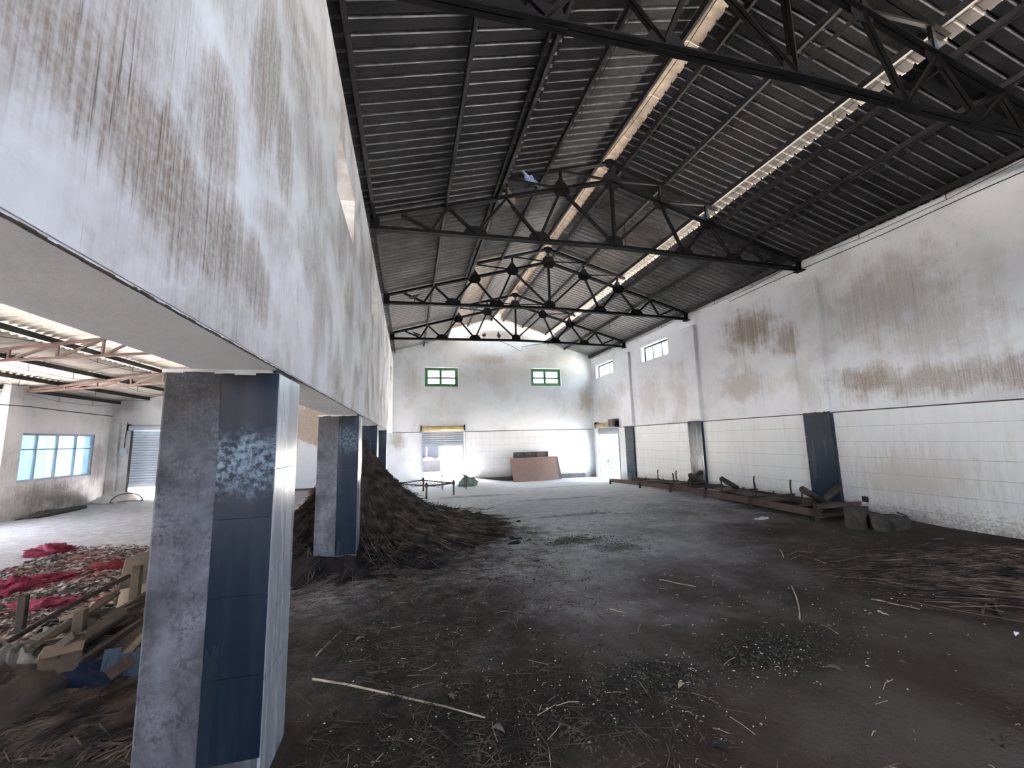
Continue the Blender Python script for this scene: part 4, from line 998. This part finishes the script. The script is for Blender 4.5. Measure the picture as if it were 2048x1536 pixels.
# single sticks and leaves one can pick out
def stick(label, a, b_, r=.006, mat='stalk_pale', bend=.02, cat='stick', z=(.012, .012)):
    p, q = gp(*a, z[0]), gp(*b_, z[1]); d = q - p
    pts = [p + d*s + Vector((-d.y, d.x, 0))*bend*math.sin(s*math.pi)/max(.2, d.length)*d.length + Vector((0, 0, .004*math.sin(s*9))) for s in (0, .2, .4, .6, .8, 1)]
    for t in pts: t.z += fz(t.x, t.y)
    return tag(MB().tube(pts, r, 6, True, r*.6).build('dry_stick', M[mat], None, True), label, cat)
stick('long pale stick lying across the left foreground floor', (625, 1358), (970, 1436), .008)
stick('straight pale stick in the middle of the open floor', (1318, 1159), (1392, 1174))
stick('pale stick pointing towards the viewer, right of centre', (1583, 1172), (1600, 1240), .007)
stick('short grey stick left of the middle stick', (1220, 1218), (1252, 1226))
stick('short upright-looking straw near the conveyor side of the floor', (1560, 1100), (1567, 1115), .008)
stick('pale straw just beyond the crossing stick, right side', (1630, 1119), (1667, 1132))
stick('thin brown stick leading to the straw drift on the right', (1742, 1198), (1840, 1219))
stick('left prong of the forked twig under the straw drift', (1963, 1232), (1986, 1190), .012, 'stalk')
stick('right prong of the forked twig under the straw drift', (2008, 1242), (1986, 1190), .012, 'stalk')
stick('small yellow stick right of the pointing stick', (1756, 1222), (1777, 1230), .008)
stick('thin twig lying near the foot of the nearest column', (632, 1312), (683, 1262), .005)
stick('thin brown stick beside the dark patch in the left foreground', (884, 1288), (945, 1307), .005, 'stalk')
def leaf(label, a, ang, L=.09, mat='grey_panel'):
    p = gp(*a, .01); d = Vector((math.cos(ang), math.sin(ang), 0)); s = Vector((-d.y, d.x, 0)); top = []
    for t, w_ in ((0, .05), (.25, .8), (.5, 1), (.75, .7), (1, .05)):
        for k in (-1, 1): top.append(p + d*(t-.5)*L + s*k*w_*L*.24 + Vector((0, 0, .012*abs(k)*w_ + .012*math.sin(t*3))))
    V = top + [v - Vector((0, 0, .004)) for v in top]; F = []
    for i in range(4): F += [(2*i, 2*i+1, 2*i+3, 2*i+2), (10+2*i, 10+2*i+2, 10+2*i+3, 10+2*i+1), (2*i, 2*i+2, 12+2*i, 10+2*i), (2*i+1, 11+2*i, 13+2*i, 2*i+3)]
    return tag(MB().add(V, F).build('dry_leaf', M[mat], None, True), label, 'leaf')
leaf('grey dry leaf in the foreground below the long stick', (996, 1460), R(-40), .085, 'cloth')
leaf('pale dry leaf beside the end of the long stick', (902, 1395), R(-60), .07, 'cloth')
leaf('grey leaf on the dark patch at right', (1668, 1338), R(-50), .10, 'cloth')
leaf('curled brown leaf at the edge of the middle dark patch', (1363, 1372), R(20), .07, 'wood_pale')
leaf('black feather-like scrap on the bare foreground floor', (1442, 1497), R(-50), .10, 'feather_bar')
leaf('small white scrap by the right edge of the floor', (2034, 1270), R(10), .06, 'white_paint')
leaf('pale sliver of leaf near the foot of the nearest column', (720, 1279), R(30), .09, 'cloth')

# ================================================================== SIDE HALL LITTER
def net(label, px, py, r, h, seed, mat='net_red'):
    p = gp(px, py); lump('net_heap', label, 'net', (p.x, p.y, 0), (r[0], r[1], h), mat, seed, .6, 2.6, 36, 16, 'crumpled onion nets')
net('lone pink net crumpled on the clean side hall floor', 100, 1108, (0.30, 0.20), 0.13, 21)
net('pink net lying on the litter behind the lone one, mid left', 95, 1165, (0.36, 0.18), 0.10, 22)
net('bright pink net at the left edge of the picture', 12, 1188, (0.29, 0.22), 0.15, 23)
net('orange-red net on the litter beside the nearest column', 215, 1140, (0.32, 0.16), 0.09, 24, 'net_crimson')
net('dull magenta net in front, just behind the fallen pole', 90, 1215, (0.36, 0.16), 0.08, 25)
net('crimson net heap seen between the two nearest columns', 612, 1080, (0.32, 0.36), 0.11, 26, 'net_crimson')
net('small crimson net farther back between the two nearest columns', 625, 1050, (0.22, 0.14), 0.09, 27, 'net_crimson')
def peel_gen():
    u, v = random.random(), random.random()
    x = -5.4 + 2.6*u; y = 4.6 + 3.6*v + (x + 4)*-.4
    y += random.gauss(0, .15)
    if random.random() < sstep(-3.2, -2.6, x): return None
    return (x, y)
V = []; F = []
for _ in range(9000):
    g = peel_gen()
    if not g: continue
    x, y = g; s = random.uniform(.015, .042); a = random.uniform(0, 6.28); z0 = .005 + .07*max(0, mnoise.noise(Vector((x*1.7, y*1.7, 5))) + .3)*random.random()
    b_ = len(V); t = random.uniform(-.6, .6); ca, sa = math.cos(a), math.sin(a)
    for (u, v, h) in ((-1, -.6, 0), (0, -.7, .5), (1, -.5, 0), (1, .6, 0), (0, .7, .5), (-1, .5, 0)): V.append((x + (u*ca - v*sa)*s, y + (u*sa + v*ca)*s, z0 + h*s + t*u*s*.5 + .3*s))
    F += [(b_, b_+1, b_+4, b_+5), (b_+1, b_+2, b_+3, b_+4)]
me = bpy.data.meshes.new('onion_peel'); me.from_pydata(V, [], F); me.materials.append(M['peel']); tag(link('onion_peel', me), 'band of brown and pink onion peel across the side hall floor', 'peel', None, 'stuff')

# timber and rubbish pile left of the nearest column
cable('fallen_pole', 'long thin pole lying along the back of the rubbish pile', [gp(10, 1287, .12), gp(120, 1222, .2), gp(258, 1152, .28)], .022, 'rust_dark', 'pole', 8)
def plank(label, a, b_, za, zb, wd, th, mat='wood', roll=0):
    p, q = gp(*a, za), gp(*b_, zb)
    up = Matrix.Rotation(roll, 3, (q-p).normalized()) @ Vector((0, 0, 1))
    o = MB().bar(p, q, wd, th, up).build('plank', M[mat]); bevel(o, .004)
    return tag(o, label, 'plank')
plank('broad weathered plank running the length of the rubbish pile', (85, 1325), (296, 1195), .16, .24, .03, .16, 'wood', R(15))
plank('second plank just below the broad one in the rubbish pile', (130, 1350), (296, 1238), .06, .12, .03, .12, 'wood', R(20))
plank('narrow plank leaning low beside the nearest column', (200, 1328), (292, 1255), .05, .10, .10, .025, 'wood', R(20))
plank('thin batten resting above the narrow plank', (225, 1335), (290, 1268), .04, .09, .05, .025, 'wood_pale', R(10))
plank('splintered batten behind the upright stub', (60, 1300), (235, 1185), .22, .28, .05, .03, 'wood', R(30))
for lab, a, b_, za, zb, wd, th, mt, rl in (
    ('dark slat jutting from the middle of the rubbish pile towards the column', (105, 1312), (250, 1222), .26, .30, .07, .022, 'wood', 40),
    ('broken slat tip poking up behind the carton', (70, 1330), (150, 1268), .20, .36, .06, .02, 'wood', 60),
    ('low slat lying along the front of the rubbish pile', (110, 1398), (262, 1312), .03, .06, .09, .022, 'wood', 10),
    ('short dark slat crossing under the beige board', (205, 1240), (286, 1205), .30, .26, .05, .025, 'rust_dark', 0),
    ('pale splinter of wood on top of the pile, by the pole', (118, 1240), (172, 1222), .30, .32, .04, .015, 'wood_pale', 30),
    ('grey slat half buried at the column foot behind the plastic crate side', (215, 1352), (292, 1300), .10, .16, .08, .02, 'wood', 50)):
    plank(lab, a, b_, za, zb, wd, th, mt, R(rl))
def post(label, px, py, h, wd, mat='wood', lean=(0, 0)):
    p = gp(px, py); o = MB().bar(p, p + Vector((lean[0], lean[1], h)), wd, wd*.8, (0, 1, 0)).build('upright_post', M[mat]); bevel(o, .004); return tag(o, label, 'post')
post('dark upright stub standing behind the fallen pole', 38, 1275, .36, .06, 'rust_dark')
post('pale upright stub in the middle of the rubbish pile', 150, 1335, .42, .07, 'wood')
post('dark upright stub near the column in front of the white sheet', 264, 1255, .55, .07, 'wood')
def curved_sheet(name, label, pts, vec, mat, cat):
    """bent sheet: a bottom curve swept by vec, 8 mm thick"""
    pts = [Vector(p) for p in pts]; vec = Vector(vec); V = []; F = []; n = len(pts)
    for p in pts: V += [p, p + vec]
    for i in range(n):
        t = (pts[min(i+1, n-1)] - pts[max(i-1, 0)]).normalized(); nn = t.cross(vec).normalized()*.01
        V += [pts[i] + nn, pts[i] + vec + nn]
    for i in range(n-1):
        a = 2*i; F += [(a, a+2, a+3, a+1), (2*n+a, 2*n+a+1, 2*n+a+3, 2*n+a+2), (a, 2*n+a, 2*n+a+2, a+2), (a+1, a+3, 2*n+a+3, 2*n+a+1)]
    F += [(0, 1, 2*n+1, 2*n), (2*n-2, 4*n-2, 4*n-1, 2*n-1)]
    return tag(MB().add(V, F).build(name, M[mat], None, True), label, cat)
a_, b__ = gp(228, 1205, .05), gp(330, 1165, .05)
curved_sheet('bent_board', 'beige bent board leaning against the nearest column from behind', [a_.lerp(b__, s) + Vector((0, .16*math.sin(s*3), 0)) for s in (0, .25, .5, .75, 1)], (-.02, .16, .40), 'board_beige', 'board')
a_, b__ = gp(228, 1238, .05), gp(330, 1200, .05)
curved_sheet('white_sheet', 'off-white curled sheet below the beige bent board', [a_.lerp(b__, s) + Vector((0, -.1*math.sin(s*3), 0)) for s in (0, .25, .5, .75, 1)], (-.05, .14, .22), 'board_white', 'sheet')
a_ = gp(95, 1392)
bx = thing('cardboard_box', 'tan cardboard carton standing in the rubbish pile', 'box', (a_.x, a_.y + .08, 0), R(25))
o = MB().box((0, 0, .14), (.20, .16, .28)).build('carton', M['card'], bx); bevel(o, .006)
MB().box((.02, -.10, .285), (.2, .10, .006), Matrix.Rotation(R(18), 3, 'X')).build('flap', M['card'], bx)
MB().box((0, .10, .30), (.2, .09, .006), Matrix.Rotation(R(-30), 3, 'X')).build('flap', M['card'], bx)
p0, p1 = gp(192, 1378), gp(300, 1358)
cr = thing('plastic_panel', 'faded blue broken plastic crate side with a square hole', 'crate', tuple(p0), math.atan2(p1.y-p0.y, p1.x-p0.x))
L = (p1-p0).length
pl = holed_slab(0, L, .0, .19, [(L*.36, L*.58, .09, .17)], 0, .02, 'y'); pl.bb(0, L*.3, 0, .02, .19, .235).bb(L*.62, L*.75, 0, .02, .19, .215).bb(L*.75, L, 0, .02, .19, .28)
o = pl.build('side_panel', M['blue_plastic'], cr); o.rotation_euler = (R(-16), 0, 0)
for k in range(5): q = MB().bb(L*(.06 + k*.2), L*(.06 + k*.2) + .012, -.008, 0, .01, .185).build('rib', M['blue_plastic'], cr); q.rotation_euler = (R(-16), 0, 0)
lump('jute_sack', 'bulging jute sack at the left edge of the foreground', 'sack', tuple(gp(-5, 1430)), (.33, .30, .27), 'sack', 31, .3, 1.3)
lump('crumpled_cloth', 'grey crumpled cloth lying behind the jute sack', 'cloth', tuple(gp(35, 1350)), (.34, .22, .17), 'cloth', 32, .45, 2.2, 48, 18, fold=.22)
lump('crumpled_cloth', 'dark cloth spilling over the planks in the middle of the pile', 'cloth', tuple(gp(120, 1305)), (.28, .2, .17), 'cloth', 33, .5, 2.4, 48, 18, fold=.2)
lump('navy_cloth', 'navy cloth bunched under the lower planks', 'cloth', tuple(gp(165, 1372)), (.30, .16, .13), 'navy_cloth', 34, .4, 1.8, 30, 12, fold=.12)
lump('jute_sack', 'brown sack lying between the upright stubs in the pile', 'sack', tuple(gp(205, 1265)), (.28, .2, .15), 'sack', 35, .5, 2.2, 40, 16)
def litter_side():
    p = gp(random.uniform(-60, 300), random.uniform(1370, 1536)); 
    if not clear(p.x, p.y): return None
    q = flat_stalk(p.x, p.y, random.choice((.04, .08, .12, .2, .3)), R(35) + random.gauss(0, .6), .03); return q if clear(q[2].x, q[2].y) else None
stalks('floor_litter', 'brown stalk litter in the bottom left corner before the pile', 1200, litter_side, 'stalk', (.002, .006))
bn = thing('wooden_bench', 'small dark wooden bench far back between the two nearest columns', 'bench', (-3.0, 13.3, 0))
MB().box((0, 0, .36), (.9, .3, .04)).build('seat', M['wood'], bn)
for x in (-.4, .4):
    for y in (-.12, .12): MB().bb(x - .03, x + .03, y - .03, y + .03, 0, .42).build('leg', M['wood'], bn)

# ================================================================== OUTSIDE
m = MB().bb(-60, 60, 19.0, 90, -.7, -.12).bb(XR + .25, 60, -60, 19.0, -.7, -.2).bb(-60, XA - .25, -60, 19.0, -.7, -.2).bb(XA - .25, XR + .25, -60, Y0 - .3, -.7, -.2).bb(XA - .25, XL - BT - .6, YA + .2, 19.0, -.7, -.1)
tag(m.build('yard_ground', M['outer_ground']), 'sunlit pale yard ground outside the doors', kind='structure')
sh = thing('yard_shed', 'blue-grey shed on a grey plinth outside the far shutter', 'shed', (0, 25, 0))
MB().bb(-4, 1.86, 0, 2.5, -.15, .52).build('plinth', M['outer_plinth'], sh)
MB().bb(-4, 1.80, .5, 2.5, .52, 3.2).build('wall', M['outer_wall'], sh)
MB().bb(-4.2, 1.95, -.2, 2.7, 3.2, 3.35).build('roof', M['outer_plinth'], sh)
MB().bb(1.0, 1.09, .05, .14, .52, 3.2).build('post', M['rust_dark'], sh)
lump('cement_bag', 'white bag lying on the shed plinth outside', 'bag', (1.15, 25.22, .53), (.42, .18, .2), 'cloth_white', 41, .3)
lump('cement_bag', 'second white bag at the corner of the shed plinth', 'bag', (1.7, 25.2, .53), (.12, .14, .15), 'cloth_white', 42, .3)
fw = thing('yard_fence', 'tall pale blue sheet fence seen through the side hall window', 'fence', (XA - 1.6, 0, -.2))
for k in range(10):
    MB().bb(-.02 - .015*(k % 2), .02 - .015*(k % 2), 11.2 + k*.9, 12.1 + k*.9, 0, 5.8).build('sheet_panel', M['fence_blue'], fw)  # panels carried up above view to keep the sun off the window
for k in range(4): MB().bb(-.12, -.04, 11.2 + k*3, 11.28 + k*3, 0, 5.8).build('post', M['rust_dark'], fw)
def tree(label, c, h, r, nl, seed):
    root = thing('yard_tree', label, 'tree', c); rnd = random.Random(seed)
    MB().tube([(0, 0, -.2), (.05, .05, h*.3), (-.05, .1, h*.6), (0, 0, h*.9)], .10, 8, True, .03).build('trunk', M['bark'], root, True)
    V = []; F = []
    for _ in range(nl):
        d = Vector((rnd.gauss(0, 1), rnd.gauss(0, 1), rnd.gauss(0, 1))).normalized()*r*rnd.random()**.4
        p = Vector((d.x, d.y, h*.55 + d.z*1.25)); s = rnd.uniform(.06, .14); a = Vector((rnd.gauss(0, 1), rnd.gauss(0, 1), rnd.gauss(0, .5))).normalized(); b_ = a.cross(Vector((rnd.gauss(0, 1), rnd.gauss(0, 1), 1))).normalized()
        k = len(V); V += [p - a*s, p + b_*s*.45, p + a*s, p - b_*s*.45]; F.append((k, k+1, k+2, k+3))
    me = bpy.data.meshes.new('foliage'); me.from_pydata(V, [], F); me.materials.append(M['leaf']); o = link('foliage', me, root); o['kind'] = 'stuff'
tree('leafy tree seen straight through the bright side door', (13.0, 24.6, -.2), 5.0, 1.7, 2600, 5)
tree('broad leafy tree added outside to shade the side door, at its right edge', (12.1, 18.4, -.2), 5.6, 1.75, 4200, 9)  # extra canopy placed to cut the light coming through the side door
tree('low bush outside at the foot of the side door', (11.2, 22.0, -.2), 1.0, .55, 700, 6)

# ================================================================== portals in the openings (guide sky light only)
portal('portal_far_door', (1.5, YF + .2, .7), (0, -1, 0), 1.8, 1.6)
portal('portal_side_door', (XR + .2, 17.2, .85), (-1, 0, 0), 1.9, 1.9)
for k, wd in enumerate(WIN_B): portal('portal_far_window', ((wd[0]+wd[1])/2, YF + .26, (wd[2]+wd[3])/2), (0, -1, 0), wd[1]-wd[0], wd[3]-wd[2])
for k, wd in enumerate(WIN_R): portal('portal_right_window', (XR + .26, (wd[0]+wd[1])/2, (wd[2]+wd[3])/2), (-1, 0, 0), wd[1]-wd[0], wd[3]-wd[2])
portal('portal_near_fill', (XR + .2, -2.1, 1.0), (-1, 0, 0), 1.0, 2.3)
for wd in FILL_F: portal('portal_front_fill', ((wd[0]+wd[1])/2, Y0 - .26, (wd[2]+wd[3])/2), (0, 1, 0), wd[1]-wd[0], wd[3]-wd[2])
portal('portal_side_a', (XA - .26, 10.0, 1.2), (1, 0, 0), 2.8, 2.7)
portal('portal_side_b', (XA - .26, 1.7, 1.2), (1, 0, 0), 3.4, 2.7)
portal('portal_side_window', (XA - .26, 14.66, 1.5), (1, 0, 0), 2.7, 1.3)
portal('portal_side_shutter', (-8.1, YA + .27, .15), (0, -1, 0), 2.0, .5)
